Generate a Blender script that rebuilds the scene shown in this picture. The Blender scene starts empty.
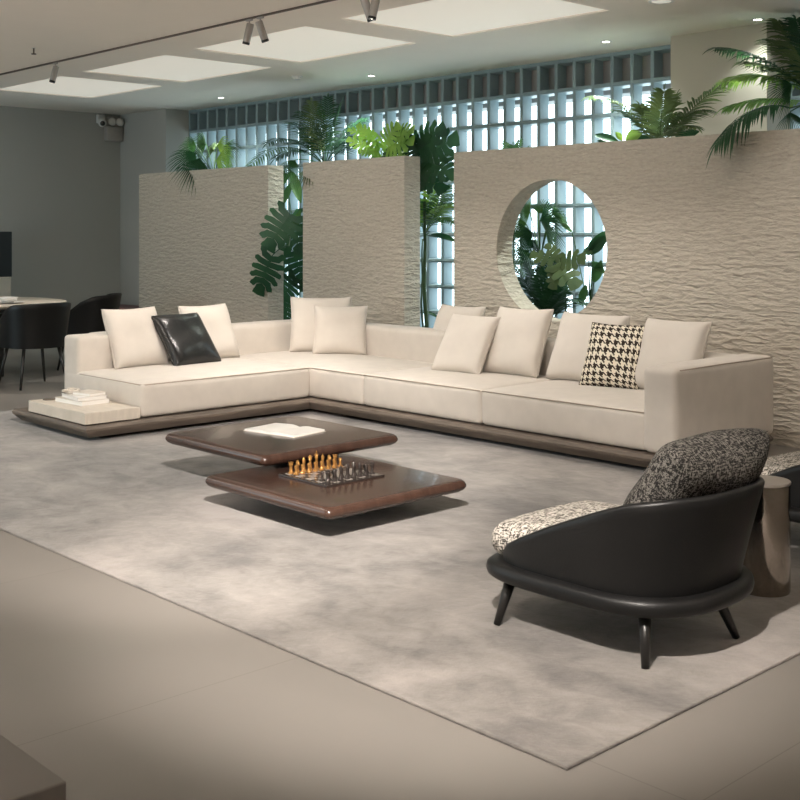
import bpy, bmesh, math, random
from mathutils import Vector, Matrix, Euler
random.seed(7)
sc = bpy.context.scene
C = sc.collection
V = Vector
PI = math.pi

# ------------------------------------------------------------------ camera
FPX = 1172.0
yaw = math.atan2(0.7290, 0.6845)
cam_d = bpy.data.cameras.new('camera'); cam = bpy.data.objects.new('camera', cam_d); C.objects.link(cam)
cam.location = (0, 0, 1.45)
cam.rotation_euler = (PI/2, 0, yaw)
cam_d.sensor_width = 36.0
cam_d.lens = 36.0*FPX/800.0
cam_d.shift_y = -168.0/800.0
cam_d.clip_start = 0.05
sc.camera = cam

# ------------------------------------------------------------------ world (overcast daylight outside the block screen)
w = bpy.data.worlds.new('daylight'); sc.world = w; w.use_nodes = True
bg = w.node_tree.nodes['Background']
bg.inputs[0].default_value = (0.74, 0.93, 1.0, 1)
bg.inputs[1].default_value = 4.2
sc.view_settings.view_transform = 'Standard'
sc.view_settings.look = 'None'
sc.view_settings.gamma = 1
sc.view_settings.use_curve_mapping = False
sc.view_settings.exposure = 0.03

UPL = 200           # added fill uplighters out of view, W each
WASH = 60          # added wall-washer spotlights out of view, W each
WARM = (1.0, 0.915, 0.84)
CH = 3.10            # ceiling height
PANEL_W = 0.42       # ceiling light panels, radiance
SKY = [(-13.15, -11.5), (-11.05, -9.46), (-9.0, -7.37), (-6.94, -5.3), (-4.88, -3.25), (-2.82, -1.2)]

def spot(name, loc, aim, power, deg, blend=0.5, col=WARM, size=0.03, parent=None):
    d = bpy.data.lights.new(name, 'SPOT'); d.energy = power; d.spot_size = math.radians(deg); d.spot_blend = blend
    d.color = col; d.shadow_soft_size = size
    o = bpy.data.objects.new(name, d); C.objects.link(o)
    o.location = loc
    o.rotation_euler = (V(aim)-V(loc)).to_track_quat('-Z', 'Y').to_euler()
    if parent:
        o.parent = parent; o.matrix_parent_inverse = Matrix.Translation(parent.location).inverted()
    return o
# daylight portal just outside the screen wall
pd = bpy.data.lights.new('daylight_portal', 'AREA'); pd.shape = 'RECTANGLE'; pd.size = 8.4; pd.size_y = 3.0
pd.cycles.is_portal = True
po = bpy.data.objects.new('daylight_portal', pd); C.objects.link(po)
po.location = (-9.6, 9.33, 1.5); po.rotation_euler = (-PI/2, 0, 0)
pd2 = bpy.data.lights.new('daylight_portal', 'AREA'); pd2.shape = 'RECTANGLE'; pd2.size = 5.0; pd2.size_y = 2.55
pd2.cycles.is_portal = True
po2 = bpy.data.objects.new('daylight_portal', pd2); C.objects.link(po2)
po2.location = (-12.25, -3.15, 1.42); po2.rotation_euler = (PI/2, 0, 0)

# ------------------------------------------------------------------ materials
def mat(name, col, rough=0.6, metal=0.0, var=0.0, vscale=4.0, bump=0.0, bscale=60.0, spec=0.5, coat=0.0, sheen=0.0, stretch=(1,1,1), emit=None, estr=0.0, coord='Object'):
    m = bpy.data.materials.new(name); m.use_nodes = True
    nt = m.node_tree; N = nt.nodes; L = nt.links
    b = N['Principled BSDF']
    b.inputs['Base Color'].default_value = (*col, 1)
    b.inputs['Roughness'].default_value = rough
    b.inputs['Metallic'].default_value = metal
    b.inputs['Specular IOR Level'].default_value = spec
    b.inputs['Coat Weight'].default_value = coat
    b.inputs['Sheen Weight'].default_value = sheen
    if emit:
        b.inputs['Emission Color'].default_value = (*emit, 1); b.inputs['Emission Strength'].default_value = estr
    tc = N.new('ShaderNodeTexCoord'); mp = N.new('ShaderNodeMapping'); mp.inputs['Scale'].default_value = stretch
    L.new(tc.outputs[coord], mp.inputs[0])
    n = N.new('ShaderNodeTexNoise'); n.inputs['Scale'].default_value = vscale; n.inputs['Detail'].default_value = 5
    L.new(mp.outputs[0], n.inputs['Vector'])
    r = N.new('ShaderNodeValToRGB')
    lo = [max(0, c*(1-var)) for c in col]; hi = [min(1, c*(1+var)) for c in col]
    r.color_ramp.elements[0].position = 0.3; r.color_ramp.elements[1].position = 0.7
    r.color_ramp.elements[0].color = (*lo, 1); r.color_ramp.elements[1].color = (*hi, 1)
    L.new(n.outputs[0], r.inputs[0]); L.new(r.outputs[0], b.inputs['Base Color'])
    if bump:
        n2 = N.new('ShaderNodeTexNoise'); n2.inputs['Scale'].default_value = bscale; n2.inputs['Detail'].default_value = 3
        L.new(mp.outputs[0], n2.inputs['Vector'])
        bp = N.new('ShaderNodeBump'); bp.inputs['Strength'].default_value = bump; bp.inputs['Distance'].default_value = 0.004
        L.new(n2.outputs[0], bp.inputs['Height']); L.new(bp.outputs[0], b.inputs['Normal'])
    return m

M = {}
M['cream'] = mat('cream_fabric', (0.61, 0.56, 0.50), 0.9, var=0.04, vscale=9, bump=0.25, bscale=420, spec=0.2, sheen=0.15)
M['cream_pillow'] = mat('pillow_fabric', (0.62, 0.57, 0.51), 0.9, var=0.03, vscale=9, bump=0.2, bscale=500, spec=0.2, sheen=0.15)
M['piping'] = mat('piping_fabric', (0.40, 0.34, 0.28), 0.9, spec=0.2)
M['plinth'] = mat('plinth_wood', (0.135, 0.108, 0.086), 0.45, var=0.25, vscale=5, stretch=(1,1,8))
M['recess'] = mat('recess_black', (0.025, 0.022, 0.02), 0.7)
M['marble'] = mat('travertine', (0.60, 0.54, 0.46), 0.45, var=0.08, vscale=7, stretch=(1,4,1))
M['leather'] = mat('black_leather', (0.014, 0.014, 0.014), 0.26, var=0.1, bump=0.6, bscale=45)
M['chair_leather'] = mat('charcoal_leather', (0.0065, 0.0065, 0.0065), 0.42, var=0.1, bump=0.15, bscale=120, spec=0.35)
M['dark_wood'] = mat('black_wood', (0.010, 0.009, 0.008), 0.4)
M['table_wood'] = mat('walnut_lacquer', (0.052, 0.027, 0.019), 0.25, var=0.22, vscale=3, stretch=(1,12,1), coat=0.1)
M['floor'] = None
M['paper'] = mat('paper', (0.82, 0.80, 0.76), 0.7, var=0.02)
M['bookcover'] = mat('book_cover', (0.62, 0.57, 0.50), 0.5, var=0.04)
M['ceiling'] = mat('ceiling_paint', (0.86, 0.79, 0.71), 0.9, var=0.01, spec=0.1)
M['wallpaint'] = mat('grey_paint', (0.42, 0.41, 0.38), 0.85, var=0.02, vscale=1.5, spec=0.15)
M['paint_white'] = mat('white_paint', (0.78, 0.75, 0.70), 0.85, var=0.01, vscale=1.5, spec=0.15)
M['colpaint'] = mat('beige_paint', (0.50, 0.455, 0.385), 0.85, var=0.02, vscale=1.5, spec=0.15)
M['block'] = mat('glazed_block', (0.25, 0.325, 0.35), 0.35, var=0.05, vscale=8)
M['slab'] = mat('concrete_beam', (0.30, 0.29, 0.28), 0.9, var=0.05)
M['soil'] = mat('soil', (0.05, 0.035, 0.025), 0.95, var=0.4, vscale=30, bump=0.6)
M['trough'] = mat('planter_render', (0.4, 0.38, 0.34), 0.9)
M['metal_grey'] = mat('spotlight_metal', (0.42, 0.39, 0.36), 0.5, metal=0.3)
M['black'] = mat('black_plastic', (0.015, 0.015, 0.015), 0.4)
M['rail'] = mat('track_rail', (0.11, 0.08, 0.065), 0.5)
M['white'] = mat('white_plastic', (0.72, 0.70, 0.67), 0.45)
M['screen'] = mat('screen_glass', (0.012, 0.012, 0.012), 0.3)
M['mirror'] = mat('brushed_bronze', (0.46, 0.41, 0.36), 0.09, metal=1.0, var=0.12, vscale=3, bump=1.0, bscale=7)
M['amber'] = mat('amber_glass', (0.38, 0.19, 0.055), 0.15, metal=0.55)
M['smoke'] = mat('smoked_glass', (0.035, 0.028, 0.025), 0.12, metal=0.2)
M['darkred'] = mat('dark_red_lacquer', (0.10, 0.015, 0.02), 0.35)
M['taupe'] = mat('taupe_block', (0.16, 0.145, 0.13), 0.6, var=0.04)
M['lamp'] = mat('lamp_lens', (1, 1, 1), 0.5, emit=(1.0, 0.93, 0.82), estr=14)
M['panel'] = mat('light_panel', (0.62, 0.60, 0.55), 0.8, emit=(1.0, 0.93, 0.80), estr=PANEL_W)
M['chairseat'] = mat('grey_fabric', (0.32, 0.30, 0.28), 0.9, var=0.04, bump=0.2, bscale=300)
M['gold'] = mat('bronze_edge', (0.30, 0.22, 0.12), 0.35, metal=0.8)

def leafmat(name, col, col2, trans=0.35):
    m = bpy.data.materials.new(name); m.use_nodes = True; nt = m.node_tree; N = nt.nodes; L = nt.links
    b = N['Principled BSDF']; b.inputs['Roughness'].default_value = 0.42
    n = N.new('ShaderNodeTexNoise'); n.inputs['Scale'].default_value = 3.5
    tc = N.new('ShaderNodeTexCoord'); L.new(tc.outputs['Object'], n.inputs['Vector'])
    r = N.new('ShaderNodeValToRGB'); r.color_ramp.elements[0].color = (*col, 1); r.color_ramp.elements[1].color = (*col2, 1)
    r.color_ramp.elements[0].position = 0.35; r.color_ramp.elements[1].position = 0.68
    L.new(n.outputs[0], r.inputs[0]); L.new(r.outputs[0], b.inputs['Base Color'])
    t = N.new('ShaderNodeBsdfTranslucent'); L.new(r.outputs[0], t.inputs[0])
    mx = N.new('ShaderNodeMixShader'); mx.inputs[0].default_value = trans
    L.new(b.outputs[0], mx.inputs[1]); L.new(t.outputs[0], mx.inputs[2]); L.new(mx.outputs[0], N['Material Output'].inputs[0])
    return m
M['leaf_dark'] = leafmat('dark_leaf', (0.018, 0.065, 0.030), (0.035, 0.11, 0.04))
M['leaf_mid'] = leafmat('green_leaf', (0.045, 0.125, 0.04), (0.10, 0.21, 0.055))
M['leaf_lime'] = leafmat('lime_leaf', (0.16, 0.33, 0.05), (0.34, 0.50, 0.09))
M['leaf_olive'] = leafmat('olive_leaf', (0.07, 0.115, 0.045), (0.13, 0.18, 0.06))
M['stem'] = mat('plant_stem', (0.045, 0.085, 0.03), 0.6, var=0.2)
M['trunk'] = mat('plant_trunk', (0.10, 0.075, 0.045), 0.8, var=0.3, bump=0.4)

def stone_mat():
    m = bpy.data.materials.new('split_stone'); m.use_nodes = True; nt = m.node_tree; N = nt.nodes; L = nt.links
    b = N['Principled BSDF']; b.inputs['Roughness'].default_value = 0.92; b.inputs['Specular IOR Level'].default_value = 0.15
    tc = N.new('ShaderNodeTexCoord')
    def noise(scale, stretch, det=4, dist=0.0):
        mp = N.new('ShaderNodeMapping'); mp.inputs['Scale'].default_value = stretch
        L.new(tc.outputs['Object'], mp.inputs[0])
        n = N.new('ShaderNodeTexNoise'); n.inputs['Scale'].default_value = scale; n.inputs['Detail'].default_value = det
        n.inputs['Distortion'].default_value = dist
        L.new(mp.outputs[0], n.inputs['Vector']); return n
    n1 = noise(6.0, (1, 1, 3.6), 5, 0.9); n2 = noise(26, (1, 1, 2.6), 3, 0.4)
    mpv = N.new('ShaderNodeMapping'); mpv.inputs['Scale'].default_value = (5.0, 5.0, 20)
    L.new(tc.outputs['Object'], mpv.inputs[0])
    nd = N.new('ShaderNodeMixRGB'); nd.blend_type = 'ADD'; nd.inputs[0].default_value = 0.9
    L.new(mpv.outputs[0], nd.inputs[1]); L.new(n1.outputs['Color'], nd.inputs[2])
    vo = N.new('ShaderNodeTexVoronoi'); vo.inputs['Scale'].default_value = 1.6; L.new(nd.outputs[0], vo.inputs['Vector'])
    a = N.new('ShaderNodeMath'); a.operation = 'MULTIPLY_ADD'; a.inputs[1].default_value = 0.45
    L.new(n2.outputs[0], a.inputs[0]); L.new(n1.outputs[0], a.inputs[2])
    a2 = N.new('ShaderNodeMath'); a2.operation = 'MULTIPLY_ADD'; a2.inputs[1].default_value = 0.8
    L.new(vo.outputs['Distance'], a2.inputs[0]); L.new(a.outputs[0], a2.inputs[2])
    bp = N.new('ShaderNodeBump'); bp.inputs['Strength'].default_value = 0.85; bp.inputs['Distance'].default_value = 0.026
    L.new(a2.outputs[0], bp.inputs['Height']); L.new(bp.outputs[0], b.inputs['Normal'])
    r = N.new('ShaderNodeValToRGB')
    r.color_ramp.elements[0].color = (0.48, 0.435, 0.365, 1); r.color_ramp.elements[1].color = (0.57, 0.52, 0.44, 1)
    r.color_ramp.elements[0].position = 0.3; r.color_ramp.elements[1].position = 0.7
    L.new(n2.outputs[0], r.inputs[0]); L.new(r.outputs[0], b.inputs['Base Color'])
    return m
M['stone'] = stone_mat()

def floor_mat():
    m = bpy.data.materials.new('porcelain_tile'); m.use_nodes = True; nt = m.node_tree; N = nt.nodes; L = nt.links
    b = N['Principled BSDF']; b.inputs['Roughness'].default_value = 0.42; b.inputs['Specular IOR Level'].default_value = 0.35
    tc = N.new('ShaderNodeTexCoord')
    br = N.new('ShaderNodeTexBrick'); br.inputs['Scale'].default_value = 1.0; br.offset = 0.0
    br.inputs['Brick Width'].default_value = 1.5; br.inputs['Row Height'].default_value = 1.5
    br.inputs['Mortar Size'].default_value = 0.0022; br.inputs['Mortar Smooth'].default_value = 0.2
    br.inputs['Color1'].default_value = (0.205, 0.188, 0.169, 1); br.inputs['Color2'].default_value = (0.20, 0.183, 0.165, 1)
    br.inputs['Mortar'].default_value = (0.155, 0.14, 0.125, 1)
    mp = N.new('ShaderNodeMapping'); mp.inputs['Location'].default_value = (0.15, 0.42, 0)
    L.new(tc.outputs['Object'], mp.inputs[0]); L.new(mp.outputs[0], br.inputs['Vector'])
    n = N.new('ShaderNodeTexNoise'); n.inputs['Scale'].default_value = 1.3; n.inputs['Detail'].default_value = 6
    L.new(tc.outputs['Object'], n.inputs['Vector'])
    mx = N.new('ShaderNodeMixRGB'); mx.blend_type = 'OVERLAY'; mx.inputs[0].default_value = 0.12
    L.new(br.outputs[0], mx.inputs[1]); L.new(n.outputs[0], mx.inputs[2]); L.new(mx.outputs[0], b.inputs['Base Color'])
    return m
M['floor'] = floor_mat()

def rug_mat():
    m = bpy.data.materials.new('viscose_rug'); m.use_nodes = True; nt = m.node_tree; N = nt.nodes; L = nt.links
    b = N['Principled BSDF']; b.inputs['Roughness'].default_value = 0.85; b.inputs['Specular IOR Level'].default_value = 0.2
    b.inputs['Sheen Weight'].default_value = 0.25
    tc = N.new('ShaderNodeTexCoord')
    n = N.new('ShaderNodeTexNoise'); n.inputs['Scale'].default_value = 0.9; n.inputs['Detail'].default_value = 8; n.inputs['Roughness'].default_value = 0.62; n.inputs['Distortion'].default_value = 0.25
    L.new(tc.outputs['Object'], n.inputs['Vector'])
    r = N.new('ShaderNodeValToRGB')
    mp3 = N.new('ShaderNodeMapping'); mp3.inputs['Scale'].default_value = (1, 1.5, 1); mp3.inputs['Rotation'].default_value = (0, 0, 0.5)
    L.new(tc.outputs['Object'], mp3.inputs[0])
    n3 = N.new('ShaderNodeTexNoise'); n3.inputs['Scale'].default_value = 4.5; n3.inputs['Detail'].default_value = 8; n3.inputs['Roughness'].default_value = 0.7; n3.inputs['Distortion'].default_value = 0.6
    L.new(mp3.outputs[0], n3.inputs['Vector'])
    mxx = N.new('ShaderNodeMath'); mxx.operation = 'MULTIPLY_ADD'; mxx.inputs[1].default_value = 0.26
    m0 = N.new('ShaderNodeMath'); m0.operation = 'MULTIPLY'; m0.inputs[1].default_value = 0.74; L.new(n.outputs[0], m0.inputs[0])
    L.new(n3.outputs[0], mxx.inputs[0]); L.new(m0.outputs[0], mxx.inputs[2])
    e = r.color_ramp.elements
    e[0].position = 0.40; e[0].color = (0.10, 0.091, 0.085, 1); e[1].position = 0.60; e[1].color = (0.31, 0.278, 0.257, 1)
    k = e.new(0.5); k.color = (0.205, 0.188, 0.17, 1)
    L.new(mxx.outputs[0], r.inputs[0]); L.new(r.outputs[0], b.inputs['Base Color'])
    n2 = N.new('ShaderNodeTexNoise'); n2.inputs['Scale'].default_value = 14; n2.inputs['Detail'].default_value = 8; n2.inputs['Roughness'].default_value = 0.7
    L.new(tc.outputs['Object'], n2.inputs['Vector'])
    bp = N.new('ShaderNodeBump'); bp.inputs['Strength'].default_value = 0.6; bp.inputs['Distance'].default_value = 0.014
    L.new(n2.outputs[0], bp.inputs['Height']); L.new(bp.outputs[0], b.inputs['Normal'])
    return m
M['rug'] = rug_mat()

def tweed_mat(name, lo, hi, thr):
    m = bpy.data.materials.new(name); m.use_nodes = True; nt = m.node_tree; N = nt.nodes; L = nt.links
    b = N['Principled BSDF']; b.inputs['Roughness'].default_value = 0.95; b.inputs['Specular IOR Level'].default_value = 0.1
    tc = N.new('ShaderNodeTexCoord')
    outs = []
    for st in ((1, 4.5, 4.5), (4.5, 1, 1.2)):
        mp = N.new('ShaderNodeMapping'); mp.inputs['Scale'].default_value = st; L.new(tc.outputs['Object'], mp.inputs[0])
        n = N.new('ShaderNodeTexNoise'); n.inputs['Scale'].default_value = 52; n.inputs['Detail'].default_value = 2
        L.new(mp.outputs[0], n.inputs['Vector']); outs.append(n)
    a = N.new('ShaderNodeMath'); a.operation = 'ADD'; L.new(outs[0].outputs[0], a.inputs[0]); L.new(outs[1].outputs[0], a.inputs[1])
    h = N.new('ShaderNodeMath'); h.operation = 'MULTIPLY'; h.inputs[1].default_value = 0.5; L.new(a.outputs[0], h.inputs[0])
    r = N.new('ShaderNodeValToRGB'); e = r.color_ramp.elements
    e[0].position = thr-0.05; e[0].color = (*lo, 1); e[1].position = thr+0.05; e[1].color = (*hi, 1)
    L.new(h.outputs[0], r.inputs[0]); L.new(r.outputs[0], b.inputs['Base Color'])
    bp = N.new('ShaderNodeBump'); bp.inputs['Strength'].default_value = 0.6; bp.inputs['Distance'].default_value = 0.006
    L.new(h.outputs[0], bp.inputs['Height']); L.new(bp.outputs[0], b.inputs['Normal'])
    return m
M['tweed'] = tweed_mat('boucle_tweed', (0.05, 0.045, 0.04), (0.62, 0.575, 0.51), 0.497)
M['tweed_shaded'] = tweed_mat('shaded_tweed', (0.016, 0.015, 0.014), (0.15, 0.14, 0.125), 0.52)  # same tweed, darkened to put the back cushion's shade into its colour

def hound_mat():
    m = bpy.data.materials.new('houndstooth_cloth'); m.use_nodes = True; nt = m.node_tree; N = nt.nodes; L = nt.links
    b = N['Principled BSDF']; b.inputs['Roughness'].default_value = 0.9; b.inputs['Specular IOR Level'].default_value = 0.1
    tc = N.new('ShaderNodeTexCoord'); sp = N.new('ShaderNodeSeparateXYZ'); L.new(tc.outputs['UV'], sp.inputs[0])
    def mth(op, a, bb=None, c=None):
        n = N.new('ShaderNodeMath'); n.operation = op
        for i, v in enumerate((a, bb, c)):
            if v is None: continue
            if isinstance(v, (int, float)): n.inputs[i].default_value = v
            else: L.new(v, n.inputs[i])
        return n.outputs[0]
    K = 10*8
    x = mth('FLOOR', mth('MULTIPLY', sp.outputs[0], K)); y = mth('FLOOR', mth('MULTIPLY', sp.outputs[1], K))
    wx = mth('LESS_THAN', mth('MODULO', x, 8), 4); wy = mth('LESS_THAN', mth('MODULO', y, 8), 4)
    tw = mth('LESS_THAN', mth('MODULO', mth('ADD', x, y), 4), 2)
    d = mth('ADD', mth('MULTIPLY', wx, tw), mth('MULTIPLY', wy, mth('SUBTRACT', 1, tw)))
    mx = N.new('ShaderNodeMixRGB'); L.new(d, mx.inputs[0])
    mx.inputs[1].default_value = (0.74, 0.68, 0.56, 1); mx.inputs[2].default_value = (0.035, 0.026, 0.02, 1)
    L.new(mx.outputs[0], b.inputs['Base Color'])
    return m
M['hound'] = hound_mat()

def check_mat():
    m = bpy.data.materials.new('chessboard_glass'); m.use_nodes = True; nt = m.node_tree; N = nt.nodes; L = nt.links
    b = N['Principled BSDF']; b.inputs['Roughness'].default_value = 0.12
    tc = N.new('ShaderNodeTexCoord'); ck = N.new('ShaderNodeTexChecker'); ck.inputs['Scale'].default_value = 1.0
    ck.inputs[1].default_value = (0.05, 0.04, 0.035, 1); ck.inputs[2].default_value = (0.30, 0.27, 0.24, 1)
    mp = N.new('ShaderNodeMapping'); mp.inputs['Scale'].default_value = (1/0.0425, 1/0.0425, 0.01); mp.inputs['Location'].default_value = (0, 0, 0.5)
    L.new(tc.outputs['Object'], mp.inputs[0]); L.new(mp.outputs[0], ck.inputs[0]); L.new(ck.outputs[0], b.inputs['Base Color'])
    return m
M['check'] = check_mat()

# ------------------------------------------------------------------ helpers
def link(name, me, m, parent=None, loc=(0, 0, 0), smooth=True):
    o = bpy.data.objects.new(name, me); C.objects.link(o); o.location = loc
    if m is not None: me.materials.append(m)
    if smooth:
        for p in me.polygons: p.use_smooth = True
    if parent: o.parent = parent
    return o
def obj(name, bm, m, parent=None, loc=(0, 0, 0), smooth=True, auto=None):
    me = bpy.data.meshes.new(name)
    bmesh.ops.recalc_face_normals(bm, faces=bm.faces)
    if auto is not None and smooth:
        for e in bm.edges:
            if len(e.link_faces) == 2 and e.calc_face_angle(0) > math.radians(auto): e.smooth = False
    bm.to_mesh(me); bm.free()
    return link(name, me, m, parent, loc, smooth)
def tag(o, label=None, cat=None, group=None, kind=None):
    if label: o['label'] = label
    if cat: o['category'] = cat
    if group: o['group'] = group
    if kind: o['kind'] = kind
    return o
def thing(name, label, cat, loc=(0, 0, 0), rz=0, group=None):
    o = bpy.data.objects.new(name, None); C.objects.link(o); o.location = loc; o.rotation_euler = (0, 0, rz)
    o.empty_display_size = 0.05
    return tag(o, label, cat, group)
def struct(name, bm, m, smooth=False):
    return tag(obj(name, bm, m, smooth=smooth), kind='structure')
def copy_tree(o, parent=None):
    c = o.copy(); C.objects.link(c)
    if parent: c.parent = parent
    for ch in list(o.children): copy_tree(ch, c)
    return c

def box(bm, x0, x1, y0, y1, z0, z1, bev=0.0, seg=2):
    r = bmesh.ops.create_cube(bm, size=1.0)
    vs = r['verts']
    for v in vs:
        v.co = V(((x0+x1)/2+v.co.x*(x1-x0), (y0+y1)/2+v.co.y*(y1-y0), (z0+z1)/2+v.co.z*(z1-z0)))
    if bev:
        es = list({e for v in vs for e in v.link_edges})
        bmesh.ops.bevel(bm, geom=es, offset=bev, segments=seg, affect='EDGES', profile=0.5)
    return bm
def BX(*a, **k): return box(bmesh.new(), *a, **k)
def ring_tube(bm, pts, rad, seg=8, close=False, cap=True):
    pts = [V(p) for p in pts]; n = len(pts); rings = []
    for i, p in enumerate(pts):
        if close: t = (pts[(i+1) % n]-pts[i-1])
        else: t = pts[min(i+1, n-1)]-pts[max(i-1, 0)]
        t.normalize()
        up = V((0, 0, 1)) if abs(t.z) < 0.9 else V((1, 0, 0))
        a = t.cross(up).normalized(); b = t.cross(a).normalized()
        r = rad[i] if isinstance(rad, (list, tuple)) else rad
        rings.append([bm.verts.new(p+(a*math.cos(2*PI*k/seg)+b*math.sin(2*PI*k/seg))*r) for k in range(seg)])
    m_ = n if close else n-1
    for i in range(m_):
        A, B = rings[i], rings[(i+1) % n]
        for k in range(seg): bm.faces.new((A[k], A[(k+1) % seg], B[(k+1) % seg], B[k]))
    if cap and not close: bm.faces.new(rings[0]); bm.faces.new(rings[-1])
    return bm
def lathe(bm, prof, seg=16, c=(0, 0, 0), cap=True):
    rings = []
    for r, z in prof:
        rings.append([bm.verts.new((c[0]+r*math.cos(2*PI*k/seg), c[1]+r*math.sin(2*PI*k/seg), c[2]+z)) for k in range(seg)])
    for A, B in zip(rings, rings[1:]):
        for k in range(seg): bm.faces.new((A[k], A[(k+1) % seg], B[(k+1) % seg], B[k]))
    if cap: bm.faces.new(rings[0]); bm.faces.new(rings[-1])
    else:
        for k in range(seg): bm.faces.new((rings[-1][k], rings[-1][(k+1) % seg], rings[0][(k+1) % seg], rings[0][k]))
    return bm

def soft_box(x0, x1, y0, y1, z0, z1, r=0.04, n=10, puff=0.0, side_puff=0.0):
    """cushion: rounded box with a gently domed top and swelling sides"""
    h = V(((x1-x0)/2, (y1-y0)/2, (z1-z0)/2)); c = V(((x0+x1)/2, (y0+y1)/2, (z0+z1)/2))
    r = min(r, h.x*0.98, h.y*0.98, h.z*0.98)
    bm = bmesh.new()
    def coords(hh):
        ks = [-hh, -hh+r*0.3, -hh+r*0.65, -hh+r]
        mid = [(-hh+r)+(2*hh-2*r)*(i+1)/(n) for i in range(n-1)]
        return ks+mid+[hh-r, hh-r*0.65, hh-r*0.3, hh]
    cx, cy, cz = coords(h.x), coords(h.y), coords(h.z)
    cache = {}
    def vert(p):
        k = (round(p[0], 5), round(p[1], 5), round(p[2], 5))
        if k in cache: return cache[k]
        p = V(p); q = V((max(-h.x+r, min(h.x-r, p.x)), max(-h.y+r, min(h.y-r, p.y)), max(-h.z+r, min(h.z-r, p.z))))
        d = p-q
        if d.length > 1e-7: d = d.normalized()*r
        o = q+d
        fx = 1-(o.x/h.x)**2; fy = 1-(o.y/h.y)**2; fz = 1-(o.z/h.z)**2
        if puff and o.z > 0: o.z += puff*math.sqrt(max(0, fx*fy))*o.z/h.z
        if side_puff:
            o.x += side_puff*fz*max(0, fy)**0.5*o.x/h.x; o.y += side_puff*fz*max(0, fx)**0.5*o.y/h.y
        v = bm.verts.new(o+c); cache[k] = v; return v
    def face(A, B, fn):
        for i in range(len(A)-1):
            for j in range(len(B)-1):
                try: bm.faces.new([vert(fn(A[i], B[j])), vert(fn(A[i+1], B[j])), vert(fn(A[i+1], B[j+1])), vert(fn(A[i], B[j+1]))])
                except ValueError: pass
    for s in (-1, 1):
        face(cx, cy, lambda a, b: (a, b, s*h.z)); face(cx, cz, lambda a, b: (a, s*h.y, b)); face(cy, cz, lambda a, b: (s*h.x, a, b))
    return bm

def pillow_mesh(w, h, t, n=22, seed=0, dent=0.0):
    """square scatter cushion standing in local XZ, thickness along Y, bottom edge at z=0"""
    rnd = random.Random(seed); ph = [rnd.uniform(0, 6) for _ in range(6)]
    bm = bmesh.new(); uvl = bm.loops.layers.uv.new('UVMap'); grids = []
    for s in (-1, 1):
        g = []
        for i in range(n+1):
            row = []
            for j in range(n+1):
                u = -1+2*i/n; v = -1+2*j/n
                u = math.sin(u*PI/2)*0.6+u*0.4; v = math.sin(v*PI/2)*0.6+v*0.4
                e = max(0, (1-u**4)*(1-v**4))
                th = t/2*e**0.42
                px = w/2*u*(1-0.055*(1-abs(v)**2.2)*abs(u)); pz = h/2*v*(1-0.055*(1-abs(u)**2.2)*abs(v))
                wr = 0.006*e*(math.sin(4.2*u+ph[0]+2*v)+math.sin(5.1*v+ph[1]-1.5*u))
                dd = -dent*math.exp(-((u*1.6)**2+((v-0.75)*2.2)**2)) if dent else 0
                if s == 1 and e < 1e-6: row.append(grids[0][i][j]); continue
                row.append(bm.verts.new((px, s*(th+wr if e > 1e-6 else 0), pz+h/2+dd)))
            g.append(row)
        grids.append(g)
        for i in range(n):
            for j in range(n):
                q = [g[i][j], g[i+1][j], g[i+1][j+1], g[i][j+1]]
                if len(set(q)) < 4: continue
                f = bm.faces.new(q)
                for lp, (a, b) in zip(f.loops, ((i, j), (i+1, j), (i+1, j+1), (i, j+1))): lp[uvl].uv = (a/n, b/n)
    return bm
def pillow_piping(w, h, n=22):
    pts = []
    def P(u, v): return (w/2*u*(1-0.055*(1-abs(v)**2.2)*abs(u)), 0, h/2*v*(1-0.055*(1-abs(u)**2.2)*abs(v))+h/2)
    for k in range(n): pts.append(P(-1+2*k/n, -1))
    for k in range(n): pts.append(P(1, -1+2*k/n))
    for k in range(n): pts.append(P(1-2*k/n, 1))
    for k in range(n): pts.append(P(-1, 1-2*k/n))
    return ring_tube(bmesh.new(), pts, 0.0042, 6, close=True)

# image point -> place in the room, on a known height or a known depth plane
RX, RY, FX, FY = 0.6845, 0.7290, -0.7290, 0.6845
def at(px, py, z=0.0):
    Z = (1.45-z)*FPX/(py-232); u = (px-400)/FPX
    return V((Z*(u*RX+FX), Z*(u*RY+FY), z))
def onY(px, py, Y):
    u = (px-400)/FPX; Z = Y/(u*RY+FY)
    return V((Z*(u*RX+FX), Y, 1.45-(py-232)/FPX*Z))

# ================================================================== SETTING
X0, X1, Y0, Y1 = -14.75, 3.0, -3.0, 8.80
struct('floor', BX(X0-0.2, X1+0.2, Y0-0.2, 9.3, -0.10, 0.0), M['floor'])
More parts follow.
